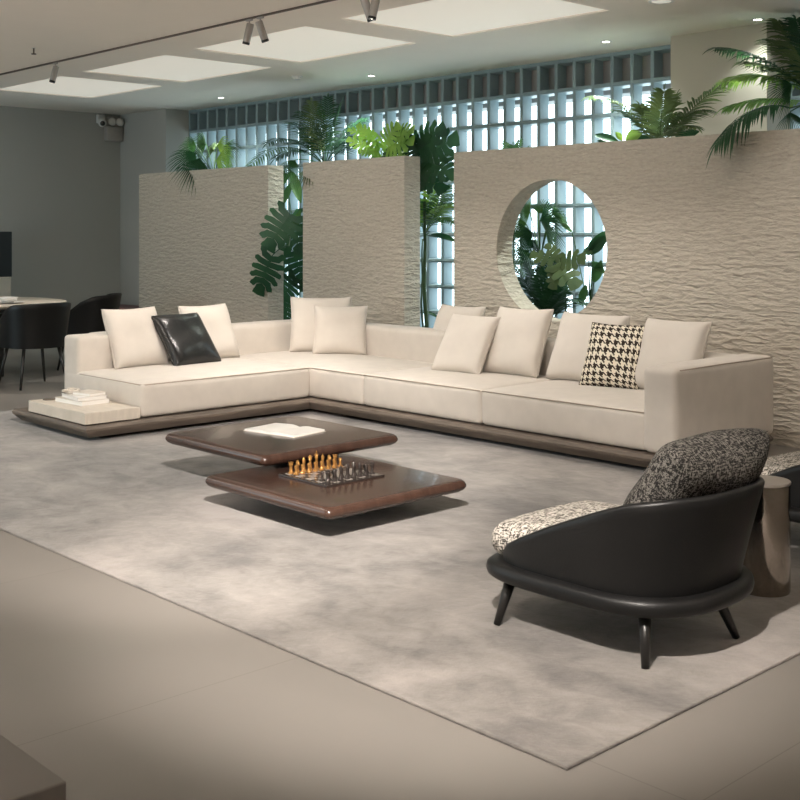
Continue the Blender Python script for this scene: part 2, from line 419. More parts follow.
# ceiling with rectangular openings for the light coffers
def ceiling():
    bm = bmesh.new()
    rows = [(5.88, 7.12), (-0.4, 0.84)]
    ys = [Y0-0.2]+[v for r in sorted(rows) for v in r]+[9.3]
    box(bm, X0-0.2, X1+0.2, Y0-0.2, -0.4, CH, CH+0.2)
    box(bm, X0-0.2, X1+0.2, 0.84, 5.88, CH, CH+0.2)
    box(bm, X0-0.2, X1+0.2, 7.12, 9.3, CH, CH+0.2)
    for (a, b) in rows:
        xs = [X0-0.2]+[v for s in SKY for v in s]+[X1+0.2]
        for i in range(0, len(xs), 2): box(bm, xs[i], xs[i+1], a, b, CH, CH+0.2)
    return bm
struct('ceiling', ceiling(), M['ceiling'])
for r, (a, b) in enumerate(((5.88, 7.12), (-0.4, 0.84))):
    for i, (xa, xb) in enumerate(SKY):
        if r == 1 and i < 2: continue  # overhead row and rightmost panels are unseen, added for soft ambient light
        if r == 0:
            lab = ['recessed ceiling light panel farthest left, cut by the left frame edge', 'recessed ceiling light panel, second from the left, above the fan palm',
                   'recessed ceiling light panel behind the pair of grey track spotlights', 'large recessed ceiling light panel at top right, nearest of the four'][i] if i < 4 else 'added recessed ceiling light panel to the right beyond the frame'
        else: lab = 'added recessed ceiling light panel in the row above the viewer'
        t = thing('ceiling_light_panel', lab, 'ceiling light', ((xa+xb)/2, (a+b)/2, CH+0.012), 0, 'recessed ceiling light panels')
        hx, hy = (xb-xa)/2, (b-a)/2
        obj('diffuser', BX(-hx+0.002, hx-0.002, -hy+0.002, hy-0.002, 0.0, 0.02), M['panel'], t, smooth=False)
struct('wall_left', BX(X0-0.2, X0, Y0-0.2, 8.44, 0, CH), M['wallpaint'])
struct('wall_right', BX(X1, X1+0.2, Y0-0.2, 9.3, 0, CH), M['paint_white'])
def front_wall():
    bm = bmesh.new()
    box(bm, X0, X1, Y0-0.2, Y0, 2.7, CH); box(bm, X0, X1, Y0-0.2, Y0, 0, 0.15); box(bm, -9.75, X1, Y0-0.2, Y0, 0.15, 2.7)
    return bm
struct('wall_front', front_wall(), M['paint_white'])
for i in range(2):  # unseen storefront windows, added to let in fill daylight
    xa = X0+i*2.5; xb = xa+2.5; bm = bmesh.new()
    for a, b, c, d in ((xa, xa+0.05, 0.15, 2.7), (xb-0.05, xb, 0.15, 2.7), (xa+0.05, xb-0.05, 0.15, 0.2), (xa+0.05, xb-0.05, 2.65, 2.7)): box(bm, a, b, Y0-0.12, Y0-0.06, c, d)
    struct('window_%d' % (i+1), bm, M['black'])
LX0, LX1 = -5.65-36*0.2198, -5.65
struct('wall_back_left', BX(X0-0.2, LX0, 8.44, 9.1, 0, CH), M['wallpaint'])
struct('wall_back_column', BX(-5.65, -4.76, 8.44, 9.1, 0, CH), M['colpaint'])
# hollow block screen
def screen(x0, ncol, rows_z, nrow, yf=8.80, d=0.135, px=0.2198, pz=0.2765):
    bm = bmesh.new(); t = 0.017
    for i in range(ncol):
        for j in range(nrow):
            xa, xb = x0+i*px, x0+(i+1)*px; zb = rows_z-j*pz; za = zb-pz
            o = [(xa, za), (xb, za), (xb, zb), (xa, zb)]
            def ins(k): return [(xa+k, za+k), (xb-k, za+k), (xb-k, zb-k), (xa+k, zb-k)]
            q = [bm.verts.new((x, yf, z)) for x, z in o]
            g = [bm.verts.new((x, yf+0.004, z)) for x, z in ins(0.003)]
            f_ = [bm.verts.new((x, yf+0.004, z)) for x, z in ins(t-0.002)]
            a = [bm.verts.new((x, yf+0.012, z)) for x, z in ins(t+0.003)]
            b = [bm.verts.new((x, yf+d-0.01, z)) for x, z in ins(t+0.012)]
            c = [bm.verts.new((x, yf+d, z)) for x, z in ins(t+0.008)]
            e = [bm.verts.new((x, yf+d, z)) for x, z in o]
            L_ = [q, g, f_, a, b, c, e]
            for A, B in zip(L_, L_[1:]):
                for k in range(4): bm.faces.new((A[k], A[(k+1) % 4], B[(k+1) % 4], B[k]))
    return bm
struct('wall_back', screen(LX0, 36, 3.083, 11), M['block'])
struct('wall_back_header', BX(LX0, LX1, 8.80, 8.935, 3.083, CH), M['block'])
struct('wall_back_base', BX(LX0, LX1, 8.80, 8.935, 0, 3.083-11*0.2765), M['block'])
struct('wall_back_beam', BX(LX0-0.3, LX1+0.3, 8.94, 9.05, 2.81, CH+0.1), M['slab'])
struct('wall_back_outer_beam', BX(LX0-0.3, LX1+0.3, 9.05, 9.3, 2.75, CH+0.1), M['slab'])
struct('wall_back_right', screen(-4.76, 14, 3.083, 11), M['block'])
struct('wall_back_right_beam', BX(-4.9, -1.6, 8.94, 9.1, 2.4, CH), M['slab'])
struct('wall_back_end', BX(-1.68, X1, 8.44, 9.1, 0, CH), M['colpaint'])
# stone-faced partition walls
WY0, WY1, WH = 7.34, 7.54, 2.145
def stone_box(x0, x1): return BX(x0, x1, WY0, WY1, 0, WH)
struct('wall_stone_left', stone_box(-12.39, -9.82), M['stone'])
struct('wall_stone_middle', stone_box(-9.24, -7.76), M['stone'])
def round_window_wall(x0, x1, cx, cz, r):
    bm = bmesh.new(); n = 64
    for k in range(n): pass
    def corner(a):
        # point on the outer rectangle in direction a from the opening's centre
        dx, dz = math.cos(a), math.sin(a)
        tx = ((x1-cx)/dx if dx > 0 else (x0-cx)/dx) if abs(dx) > 1e-9 else 1e9
        tz = ((WH-cz)/dz if dz > 0 else (0-cz)/dz) if abs(dz) > 1e-9 else 1e9
        t = min(tx, tz); return cx+dx*t, cz+dz*t
    angs = sorted([2*PI*k/n for k in range(n)]+[math.atan2(z-cz, x-cx) % (2*PI) for x in (x0, x1) for z in (0, WH)])
    fr = []; 
    for a in angs:
        ox, oz = corner(a); ix, iz = cx+r*math.cos(a), cz+r*math.sin(a)
        fr.append([bm.verts.new((ix, WY0, iz)), bm.verts.new((ox, WY0, oz)), bm.verts.new((ox, WY1, oz)), bm.verts.new((ix, WY1, iz))])
    for i in range(len(fr)):
        A, B = fr[i], fr[(i+1) % len(fr)]
        for k in range(4): bm.faces.new((A[k], B[k], B[(k+1) % 4], A[(k+1) % 4]))
    return bm
struct('wall_stone_right', round_window_wall(-7.13, -1.2, -6.06, 1.305, 0.572), M['stone'])
# planting bed between stone walls and block screen
struct('trim_planter', BX(-12.3, -1.7, 7.60, 7.66, 0, 0.42), M['trough'])
soil = BX(-12.3, -1.7, 7.66, 8.44, 0, 0.38); box(soil, LX0+0.01, -5.66, 8.44, 8.79, 0, 0.38); box(soil, -4.75, -1.7, 8.44, 8.79, 0, 0.38)
tag(obj('planting_soil', soil, M['soil'], smooth=False), 'dark soil of the planting bed behind the stone walls', 'soil', kind='stuff')

# ================================================================== RUG
RUGT = 0.012
rg = obj('rug', BX(-9.05, -1.99, 2.485, 6.35, 0.0005, RUGT, bev=0.004), M['rug'], smooth=False)
tag(rg, 'large mottled grey taupe area rug under the coffee tables and armchair', 'rug')
Z0 = RUGT

# ================================================================== SOFA
sofa = thing('sectional_sofa', 'long cream L-shaped sectional sofa on a dark plinth with stone side ledge', 'sofa', (-6.5, 6.0, Z0))
def S(name, bm, m, **k):
    return obj(name, bm, m, sofa, loc=(6.5, -6.0, 0), **k)
def plinth_bm(poly, z0, z1, chamf):
    """slab whose sides slope inward towards the floor"""
    bm = bmesh.new(); n = len(poly)
    def inset(d):
        out = []
        for i in range(n):
            p0, p1, p2 = V((*poly[i-1], 0)), V((*poly[i], 0)), V((*poly[(i+1) % n], 0))
            e1 = (p1-p0).normalized(); e2 = (p2-p1).normalized()
            n1 = V((-e1.y, e1.x, 0)); n2 = V((-e2.y, e2.x, 0))
            m_ = (n1+n2); m_ = m_/max(0.2, m_.length**2)*2
            out.append(p1+m_*d)
        return out
    levels = [(inset(chamf), z0), (inset(0.004), z1-0.035), (inset(0), z1-0.02), (inset(0.012), z1)]
    rs = [[bm.verts.new((p.x, p.y, z)) for p in pts] for pts, z in levels]
    for A, B in zip(rs, rs[1:]):
        for k in range(n): bm.faces.new((A[k], A[(k+1) % n], B[(k+1) % n], B[k]))
    bm.faces.new(rs[0]); bm.faces.new(rs[-1])
    return bm
PL = [(-8.37, 3.88), (-7.22, 3.87), (-7.22, 5.80), (-3.89, 5.80), (-3.89, 6.98), (-8.64, 6.98), (-8.64, 4.3), (-8.37, 4.3)]
S('plinth', plinth_bm(PL, 0.035, 0.118, 0.05), M['plinth'], smooth=False)
RC = [(-8.24, 4.08), (-7.40, 4.08), (-7.40, 5.98), (-4.05, 5.98), (-4.05, 6.9), (-8.5, 6.9), (-8.5, 4.38), (-8.24, 4.38)]
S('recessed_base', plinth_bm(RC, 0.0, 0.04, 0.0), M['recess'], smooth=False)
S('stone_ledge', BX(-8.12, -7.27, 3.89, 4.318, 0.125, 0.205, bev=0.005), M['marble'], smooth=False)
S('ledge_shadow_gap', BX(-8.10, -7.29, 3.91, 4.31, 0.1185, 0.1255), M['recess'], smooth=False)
SB, ST = 0.123, 0.362
seats = []
def seat(x0, x1, y0, y1):
    o = S('seat_cushion', soft_box(x0, x1, y0, y1, SB, ST, r=0.035, n=14, puff=0.022, side_puff=0.010), M['cream'])
    seats.append(o); return o
seat(-8.44, -7.285, 4.335, 5.865)
seat(-8.44, -6.67, 5.868, 6.80)
seat(-6.667, -5.452, 5.868, 6.80)
seat(-5.449, -4.10, 5.868, 6.80)
def pip(k, pts): return obj('piping', ring_tube(bmesh.new(), pts, 0.0045, 6), M['piping'], seats[k])
pip(0, [(-8.2, 4.345, 0.352), (-7.32, 4.343, 0.354), (-7.294, 4.372, 0.354), (-7.290, 5.1, 0.357), (-7.294, 5.87, 0.354)])
for k, (a, b) in enumerate(((-7.29, -6.675), (-6.662, -5.457), (-5.444, -4.105))):
    pip(k+1, [(a, 5.876, 0.353), ((a+b)/2, 5.868, 0.356), (b, 5.876, 0.353)])
# lower piping where cushion meets plinth
def back(x0, x1, y0, y1, z1=0.625, r=0.045): return S('backrest', soft_box(x0, x1, y0, y1, SB, z1, r=r, n=8, puff=0.006, side_puff=0.008), M['cream'])
back(-8.66, -8.42, 4.62, 5.80)
back(-8.66, -8.42, 5.803, 6.80)
back(-8.66, -6.70, 6.78, 7.0)
back(-6.697, -5.452, 6.78, 7.0)
back(-5.449, -4.10, 6.78, 7.0)
S('armrest', soft_box(-8.46, -8.22, 4.34, 4.66, 0.20, 0.635, r=0.03, n=6, puff=0.004), M['cream'])
ra = S('armrest', soft_box(-4.115, -3.875, 5.845, 6.98, SB, 0.635, r=0.04, n=8, puff=0.006), M['cream'])
obj('piping', ring_tube(bmesh.new(), [(-3.886, 5.90, 0.624), (-3.884, 6.4, 0.628), (-3.886, 6.95, 0.624)], 0.004, 6), M['piping'], ra)
SZ = Z0+ST+0.008

def cushion(name, label, bl, br, yawdeg, lean, w_, h_, t_, m, cat='cushion', group='cream scatter cushions on the sofa', seed=0, roll=0, dz=0, off=(0, 0), pip_m=None):
    """bl/br: where its lower corners meet the seat; yaw 0 faces -Y, leans back by `lean` degrees"""
    a = at(*bl, SZ); b = at(*br, SZ); c = (a+b)/2
    t = thing(name, label, cat, (c.x+off[0], c.y+off[1], SZ+dz), math.radians(yawdeg), group)
    R = Matrix.Rotation(math.radians(-lean), 4, 'X') @ Matrix.Rotation(math.radians(roll), 4, 'Y')
    o = obj('cover', pillow_mesh(w_, h_, t_, seed=seed), m, t); o.matrix_local = R
    obj('edge_piping', pillow_piping(w_, h_), pip_m or m, o)
    return t
CP = M['cream_pillow']
cushion('scatter_cushion', 'cream square cushion at the left end of the sofa, left of the black leather cushion', (121, 370), (170, 366), 94, 23, 0.50, 0.50, 0.17, CP, seed=1, off=(-0.05, 0))
cushion('scatter_cushion', 'cream square cushion half hidden behind the black leather cushion', (194, 363), (246, 357), 94, 24, 0.50, 0.49, 0.17, CP, seed=2, off=(-0.06, 0))
cushion('leather_cushion', 'glossy black leather cushion leaning at the left end of the sofa', (176, 367), (226, 364), 98, 38, 0.49, 0.50, 0.15, M['leather'], group='accent cushions', seed=3, off=(-0.03, 0.0))
cushion('scatter_cushion', 'large cream cushion in the sofa corner, behind a smaller one', (291, 352), (350, 353), 47, 14, 0.55, 0.50, 0.18, CP, seed=4, off=(0, 0))
cushion('scatter_cushion', 'smaller cream cushion in front in the sofa corner', (313, 355), (369, 355), 44, 18, 0.47, 0.44, 0.16, CP, seed=5, off=(0, -0.02))
cushion('scatter_cushion', 'cream cushion leaning on the sofa back under the narrow window gap, behind another', (420, 361), (466, 364), 0, 24, 0.50, 0.50, 0.15, CP, seed=6, off=(0.02, 0.02))
cushion('scatter_cushion', 'front cream cushion of the overlapping trio left of the round opening', (436, 370), (483, 376), 4, 32, 0.47, 0.50, 0.14, CP, seed=7, off=(0, -0.05))
cushion('scatter_cushion', 'cream cushion directly below the round opening, right of the overlapping pair', (487, 373), (533, 379), 6, 24, 0.49, 0.54, 0.17, CP, seed=8, off=(0, 0))
cushion('scatter_cushion', 'cream cushion behind the houndstooth cushion', (547, 379), (606, 386), 0, 24, 0.60, 0.52, 0.17, CP, seed=9, off=(0, 0.03))
cushion('houndstooth_cushion', 'small black and cream houndstooth cushion on the right half of the sofa', (583, 387), (637, 390), 12, 27, 0.44, 0.48, 0.13, M['hound'], group='accent cushions', seed=10, off=(0, -0.02))
cushion('scatter_cushion', 'cream cushion tucked beside the right sofa arm', (628, 391), (686, 397), 0, 24, 0.50, 0.52, 0.17, CP, seed=11, off=(-0.0, 0.05))

# books and glasses on the ledge
LZ = Z0+0.205
bx, by = -7.76, 4.13
def book(name, label, x, y, z, w_, d_, h_, rz, m):
    t = thing(name, label, 'book', (x, y, z), math.radians(rz), 'books on the sofa ledge')
    obj('cover', BX(-w_/2, w_/2, -d_/2, d_/2, 0.0, 0.003), m, t, smooth=False)
    obj('pages', BX(-w_/2+0.004, w_/2-0.004, -d_/2+0.004, d_/2-0.004, 0.003, h_-0.003), M['paper'], t, smooth=False)
    obj('cover', BX(-w_/2, w_/2, -d_/2, d_/2, h_-0.003, h_), m, t, smooth=False)
    return t
book('book', 'wide pale book at the bottom of the stack on the ledge', bx, by, LZ, 0.36, 0.23, 0.034, 4, M['bookcover'])
book('book', 'middle pale book of the stack on the ledge', bx+0.01, by+0.01, LZ+0.034, 0.31, 0.22, 0.024, -6, M['white'])
book('book', 'smallest cream book on top of the stack on the ledge', bx+0.05, by+0.03, LZ+0.058, 0.19, 0.15, 0.022, 12, M['bookcover'])
def knot():
    bm = bmesh.new(); pts = []
    for k in range(40):
        a = 2*PI*k/40; pts.append((0.045*math.cos(2*a)*(1+0.4*math.cos(3*a)), 0.045*math.sin(2*a)*(1+0.4*math.cos(3*a)), 0.020+0.009*math.sin(3*a)))
    return ring_tube(bm, pts, 0.009, 8, close=True)
tag(obj('knot_ornament', knot(), M['marble'], loc=(bx-0.10, by-0.03, LZ+0.058)), 'small looped stone ornament on the books on the ledge', 'ornament')
for k, (dx, dy) in enumerate(((-8.05, 4.02), (-8.05, 4.20))):
    tag(obj('coaster', lathe(bmesh.new(), [(0.045, 0), (0.047, 0.004), (0.045, 0.008)], 20), M['plinth'], loc=(dx, dy, LZ)),
        ['small dark coaster on the front left corner of the ledge', 'small dark coaster on the ledge, nearer the sofa arm'][k], 'coaster', 'coasters on the ledge')

# ================================================================== COFFEE TABLES
def coffee_table(label, x0, x1, y0, y1, top, group='stacked low coffee tables'):
    cx, cy = (x0+x1)/2, (y0+y1)/2
    t = thing('coffee_table', label, 'coffee table', (cx, cy, Z0), 0, group)
    hx, hy = (x1-x0)/2, (y1-y0)/2; th = 0.068
    bm = bmesh.new()
    def rr(hx, hy, r, n=6):
        out = []
        for sx, sy, a0 in ((1, 1, 0), (-1, 1, PI/2), (-1, -1, PI), (1, -1, 1.5*PI)):
            for k in range(n+1):
                a = a0+PI/2*k/n; out.append((sx*(hx-r)+r*math.cos(a), sy*(hy-r)+r*math.sin(a)))
        return out
    lv = []
    for ins, z in ((0.055, top-th), (0.026, top-th+0.006), (0.008, top-th+0.018), (0.0, top-th+0.032), (0.0, top-0.026), (0.006, top-0.011), (0.016, top-0.002), (0.026, top)):
        lv.append([bm.verts.new((x, y, z-Z0)) for x, y in rr(hx-ins, hy-ins, 0.03)])
    n = len(lv[0])
    for A, B in zip(lv, lv[1:]):
        for k in range(n): bm.faces.new((A[k], A[(k+1) % n], B[(k+1) % n], B[k]))
    bm.faces.new(lv[0]); bm.faces.new(lv[-1])
    obj('tabletop', bm, M['table_wood'], t, auto=40)
    return t
t1 = coffee_table('square dark walnut coffee table, the upper one, with an open book on it', -5.90, -4.93, 3.655, 4.63, 0.285)
t2 = coffee_table('square dark walnut coffee table, the lower one, with a chess set on it', -5.135, -4.12, 3.42, 4.35, 0.188)
obj('pedestal', BX(-0.10, 0.10, 0.02, 0.36, 0, 0.212, bev=0.01), M['dark_wood'], t1, smooth=False)
obj('pedestal', BX(-0.30, 0.05, 0.0, 0.30, 0, 0.115, bev=0.01), M['dark_wood'], t2, smooth=False)

# open book
ob = thing('open_book', 'open white book lying on the upper coffee table', 'book', (-5.46, 4.20, 0.2852), math.radians(10))
ob.scale = (0.86, 0.86, 0.86)
def page_block(s):
    bm = bmesh.new(); n = 12; A = []
    for i in range(n+1):
        u = i/n; x = s*u*0.225
        z = 0.004+0.020*math.sin(min(1, u*1.6+0.12)*PI*0.62)*(1-0.45*u)
        A.append([bm.verts.new((x, y, zz)) for y, zz in ((-0.155, 0.003), (0.155, 0.003), (0.155, z), (-0.155, z))])
    for a, b in zip(A, A[1:]):
        for k in range(4): bm.faces.new((a[k], b[k], b[(k+1) % 4], a[(k+1) % 4]))
    bm.faces.new(A[0]); bm.faces.new(A[-1]); return bm
obj('page_block', page_block(-1), M['paper'], ob, auto=40); obj('page_block', page_block(1), M['paper'], ob, auto=40)
obj('cover', BX(-0.232, 0.232, -0.16, 0.16, 0, 0.003), M['bookcover'], ob, smooth=False)

# chess set
CX, CY, CZ = -4.66, 3.89, 0.1882
bo = thing('chess_board', 'square glass chess board on the lower coffee table', 'chess board', (CX, CY, CZ))
obj('board_rim', BX(-0.195, 0.195, -0.195, 0.195, 0, 0.010, bev=0.002), M['smoke'], bo, smooth=False)
obj('playing_squares', BX(-0.17, 0.17, -0.17, 0.17, 0.010, 0.012), M['check'], bo, smooth=False)
def piece_mesh(kind):
    base = [(0.0145, 0), (0.0155, 0.004), (0.013, 0.008), (0.008, 0.013)]
    P = {'pawn': base+[(0.006, 0.028), (0.009, 0.031), (0.005, 0.033), (0.0095, 0.039), (0.0095, 0.044), (0.005, 0.049), (0.001, 0.05)],
         'rook': base+[(0.008, 0.040), (0.012, 0.044), (0.012, 0.055), (0.008, 0.055), (0.007, 0.052)],
         'bishop': base+[(0.006, 0.042), (0.010, 0.046), (0.006, 0.048), (0.010, 0.056), (0.007, 0.065), (0.002, 0.070), (0.003, 0.073), (0.001, 0.075)],
         'queen': base+[(0.0065, 0.052), (0.011, 0.056), (0.007, 0.058), (0.012, 0.072), (0.008, 0.073), (0.003, 0.079), (0.001, 0.080)],
         'king': base+[(0.0065, 0.055), (0.011, 0.060), (0.007, 0.062), (0.0115, 0.077), (0.006, 0.080), (0.001, 0.082)],
         'knight': base+[(0.009, 0.020)]}[kind]
    bm = lathe(bmesh.new(), P, 12)
    if kind == 'king':
        box(bm, -0.0018, 0.0018, -0.0018, 0.0018, 0.080, 0.096); box(bm, -0.0055, 0.0055, -0.0017, 0.0017, 0.086, 0.090)
    if kind == 'rook':
        for k in range(4):
            a = k*PI/2+PI/4; box(bm, 0.009*math.cos(a)-0.003, 0.009*math.cos(a)+0.003, 0.009*math.sin(a)-0.003, 0.009*math.sin(a)+0.003, 0.054, 0.060)
    if kind == 'knight':
        prof = [(-0.008, 0.018), (0.009, 0.018), (0.007, 0.034), (0.016, 0.040), (0.017, 0.047), (0.008, 0.056), (0.002, 0.064), (-0.006, 0.055), (-0.010, 0.040)]
        A = [bm.verts.new((x, -0.005, z)) for x, z in prof]; B = [bm.verts.new((x, 0.005, z)) for x, z in prof]
        for k in range(len(prof)): bm.faces.new((A[k], A[(k+1) % 9], B[(k+1) % 9], B[k]))
        bm.faces.new(A); bm.faces.new(B)
    me = bpy.data.meshes.new('chess_'+kind); bmesh.ops.recalc_face_normals(bm, faces=bm.faces); bm.to_mesh(me); bm.free()
    for p in me.polygons: p.use_smooth = True
    return me
order = ['rook', 'knight', 'bishop', 'queen', 'king', 'bishop', 'knight', 'rook']
for army, mm, sx in (('amber', M['amber'], -1), ('dark smoked', M['smoke'], 1)):
    for kind in ('pawn', 'rook', 'knight', 'bishop', 'queen', 'king'):
        me = piece_mesh(kind); me.materials.append(mm)
        slots = range(8) if kind == 'pawn' else [i for i, k in enumerate(order) if k == kind]
        for i in slots:
            x = CX+sx*(0.106 if kind == 'pawn' else 0.149); y = CY-0.149+i*0.0425
            o = bpy.data.objects.new('chess_'+kind, me); C.objects.link(o); o.location = (x, y, CZ+0.012)
            if sx > 0: o.rotation_euler = (0, 0, PI)
            if kind in ('pawn',): lab = army+' glass pawn, '+('first', 'second', 'third', 'fourth', 'fifth', 'sixth', 'seventh', 'eighth and farthest')[i]+' from the front in its pawn row'
            elif kind in ('queen', 'king'): lab = army+' glass chess '+kind+' standing on the board'
            else: lab = army+' glass chess '+kind+(' nearest the front of the back row' if i < 4 else ' toward the sofa end of the back row')
            tag(o, lab, 'chess piece', army+' chess pieces')

# ================================================================== ARMCHAIRS
def outline(a_f, a_b, b, n_f, n_b, N=72, s=1.0):
    """plan outline: squarish front (-x), rounded back (+x)"""
    pts = []
    for k in range(N):
        th = 2*PI*k/N; c_, s_ = math.cos(th), math.sin(th)
        n = n_b if c_ > 0 else n_f; a = a_b if c_ > 0 else a_f
        pts.append((s*a*math.copysign(abs(c_)**(2/n), c_), s*b*math.copysign(abs(s_)**(2/n), s_)))
    return pts
def rounded_slab(fn, levels, mcap=True):
    bm = bmesh.new(); R_ = [[bm.verts.new((x, y, z)) for x, y in fn(s)] for s, z in levels]; n = len(R_[0])
    for A, B in zip(R_, R_[1:]):
        for k in range(n): bm.faces.new((A[k], A[(k+1) % n], B[(k+1) % n], B[k]))
    bm.faces.new(R_[0]); bm.faces.new(R_[-1]); return bm
def shell_mesh(fn_pt, hfn, thick, lean, z0, N=48, M_=10, span=2.45, dx=0.0):
    """curved back shell; fn_pt(theta) -> base point, theta 0 is the back centre"""
    bm = bmesh.new(); cols = []
    for i in range(N+1):
        th = -span+2*span*i/N
        p = V((*fn_pt(th), 0)); q = V((*fn_pt(th+0.01), 0)); tn = (q-p).normalized(); nr = V((tn.y, -tn.x, 0))
        h = hfn(p.x); col = []
        prof = []
        for j in range(M_+1):
            v = j/M_; out = lean(p.x)*v**1.1*h
            prof.append((p+nr*(out+0.0), z0+h*v))
        inner = []
        for j in range(M_, -1, -1):
            v = j/M_; out = lean(p.x)*v**1.1*h
            inner.append((p+nr*(out-thick), z0+h*v))
        topm = [(prof[-1][0]-nr*thick*0.2+V((0, 0, 0)), prof[-1][1]+thick*0.35), (prof[-1][0]-nr*thick*0.5, prof[-1][1]+thick*0.45), (prof[-1][0]-nr*thick*0.8, prof[-1][1]+thick*0.35)]
        for P, z in prof+topm+inner: col.append(bm.verts.new((P.x, P.y, z)))
        cols.append(col)
    n = len(cols[0])
    for A, B in zip(cols, cols[1:]):
        for k in range(n): bm.faces.new((A[k], B[k], B[(k+1) % n], A[(k+1) % n]))
    bm.faces.new(cols[0]); bm.faces.new(cols[-1]); return bm
def lerp_tab(tab, x):
    if x <= tab[0][0]: return tab[0][1]
    for (a, b), (c, d) in zip(tab, tab[1:]):
        if x <= c:
            t = (x-a)/(c-a); return b+(d-b)*t
    return tab[-1][1]
def leg_bm(top, bot, rt, rb): return ring_tube(bmesh.new(), [V(top), V(top).lerp(V(bot), 0.5), V(bot)], [rt, (rt+rb)/2, rb], 14)

def armchair(label, loc, rz=0):
    t = thing('lounge_armchair', label, 'armchair', loc, rz, 'black leather lounge armchairs')
    F = lambda s, ins=0: [(x*s, y*s) for x, y in outline(0.52, 0.37, 0.375, 5, 2.5)]
    obj('base_platform', rounded_slab(lambda s: F(s), [(0.90, 0.165), (0.965, 0.168), (0.99, 0.178), (1.0, 0.195), (0.992, 0.214), (0.965, 0.225), (0.90, 0.228)]), M['chair_leather'], t)
    def fp(th):
        c_, s_ = math.cos(th), math.sin(th); n = 2.5 if c_ > 0 else 5; a = 0.325 if c_ > 0 else 0.46; b = 0.335
        return (a*math.copysign(abs(c_)**(2/n), c_), b*math.copysign(abs(s_)**(2/n), s_))
    tab = [(-0.46, 0.0), (-0.42, 0.03), (-0.36, 0.07), (-0.28, 0.11), (-0.12, 0.185), (0.05, 0.255), (0.18, 0.31), (0.28, 0.335), (0.4, 0.35)]
    obj('back_shell', shell_mesh(fp, lambda x: max(0.012, lerp_tab(tab, x)), 0.03, lambda x: 0.05+0.20*max(0, min(1, (x+0.1)/0.4)), 0.222, span=2.62), M['chair_leather'], t, auto=50)
    sb = soft_box(-0.485, 0.22, -0.295, 0.295, 0.226, 0.352, r=0.062, n=8, puff=0.032, side_puff=0.012)
    obj('seat_cushion', sb, M['tweed'], t)
    bc = obj('back_cushion', pillow_mesh(0.60, 0.44, 0.22, seed=21), M['tweed_shaded'], t)
    bc.matrix_local = Matrix.Translation((0.085, 0.02, 0.355)) @ Matrix.Rotation(-PI/2, 4, 'Z') @ Matrix.Rotation(math.radians(-33), 4, 'X')
    for top, bot in (((-0.375, -0.275, 0.17), (-0.395, -0.335, 0.0)), ((0.20, -0.26, 0.17), (0.23, -0.30, 0.0)), ((0.22, 0.13, 0.17), (0.28, 0.18, 0.0)), ((-0.375, 0.275, 0.17), (-0.395, 0.335, 0.0))):
        obj('leg', leg_bm(top, bot, 0.023, 0.013), M['dark_wood'], t)
    return t
armchair('black leather lounge armchair with tweed cushions in the right foreground', (-2.49, 3.53, Z0))
armchair('black leather and tweed armchair cut off by the right edge, behind the metal side table', (-2.43, 5.13, Z0))
# side table
st = thing('side_table', 'cylindrical brushed metal side table between the two armchairs', 'side table', (-2.43, 4.29, Z0))
obj('body', lathe(bmesh.new(), [(0.098, 0), (0.1, 0.004), (0.1, 0.425), (0.1, 0.43)], 64), M['mirror'], st, auto=30)
obj('top', lathe(bmesh.new(), [(0.1, 0.4305), (0.102, 0.433), (0.102, 0.44), (0.1, 0.442)], 64), mat('satin_top', (0.30, 0.27, 0.24), 0.35, metal=0.5), st, auto=30)

# ================================================================== DINING AREA
def dining_chair(label, loc, rz):
    t = thing('dining_chair', label, 'chair', loc, rz, 'dark dining chairs')
    F = lambda s: [(x*s, y*s) for x, y in outline(0.25, 0.28, 0.27, 3.5, 2.4)]
    obj('seat', rounded_slab(F, [(0.88, 0.37), (0.98, 0.38), (1.0, 0.41), (1.0, 0.45), (0.93, 0.475), (0.6, 0.485)]), M['chairseat'], t)
    def fp(th):
        c_, s_ = math.cos(th), math.sin(th); n = 2.4 if c_ > 0 else 3.5; a = 0.29 if c_ > 0 else 0.25; b = 0.28
        return (a*math.copysign(abs(c_)**(2/n), c_), b*math.copysign(abs(s_)**(2/n), s_))
    tab = [(-0.25, 0.02), (-0.2, 0.10), (-0.1, 0.24), (0.02, 0.33), (0.15, 0.39), (0.3, 0.41)]
    obj('back_shell', shell_mesh(fp, lambda x: lerp_tab(tab, x), 0.03, lambda x: 0.06+0.12*max(0, min(1, x/0.3)), 0.375, span=2.3), M['chair_leather'], t, auto=50)
    for sx in (-1, 1):
        for sy in (-1, 1):
            obj('leg', leg_bm((sx*0.17, sy*0.17, 0.385), (sx*0.235, sy*0.235, 0), 0.017, 0.011), M['dark_wood'], t)
    return t
dining_chair('dark upholstered dining chair seen from behind, left of the sofa', (-10.42, 5.04, 0), 0)
dining_chair('dark curved dining chair beyond the table, partly behind the sofa arm', (-11.40, 6.12, 0), PI/4)
dt = thing('dining_table', 'pale stone-topped dining table at the left edge', 'table', (-11.6, 4.4, 0))
def tab_out(s): return [(x*s, y*s) for x, y in outline(0.93, 0.93, 1.44, 2.7, 2.7, N=96)]
obj('tabletop', rounded_slab(tab_out, [(0.955, 0.712), (0.985, 0.722), (1.0, 0.733), (1.0, 0.742), (0.995, 0.745)]), M['marble'], dt, auto=40)
obj('under_frame', rounded_slab(tab_out, [(0.82, 0.66), (0.90, 0.68), (0.90, 0.711)]), M['dark_wood'], dt, auto=40)
for sy in (-1, 1): obj('leg', BX(-0.32, 0.32, sy*0.7-0.05, sy*0.7+0.05, 0, 0.66, bev=0.01), M['dark_wood'], dt, smooth=False)
pc = at(8, 303.5, 0.745)
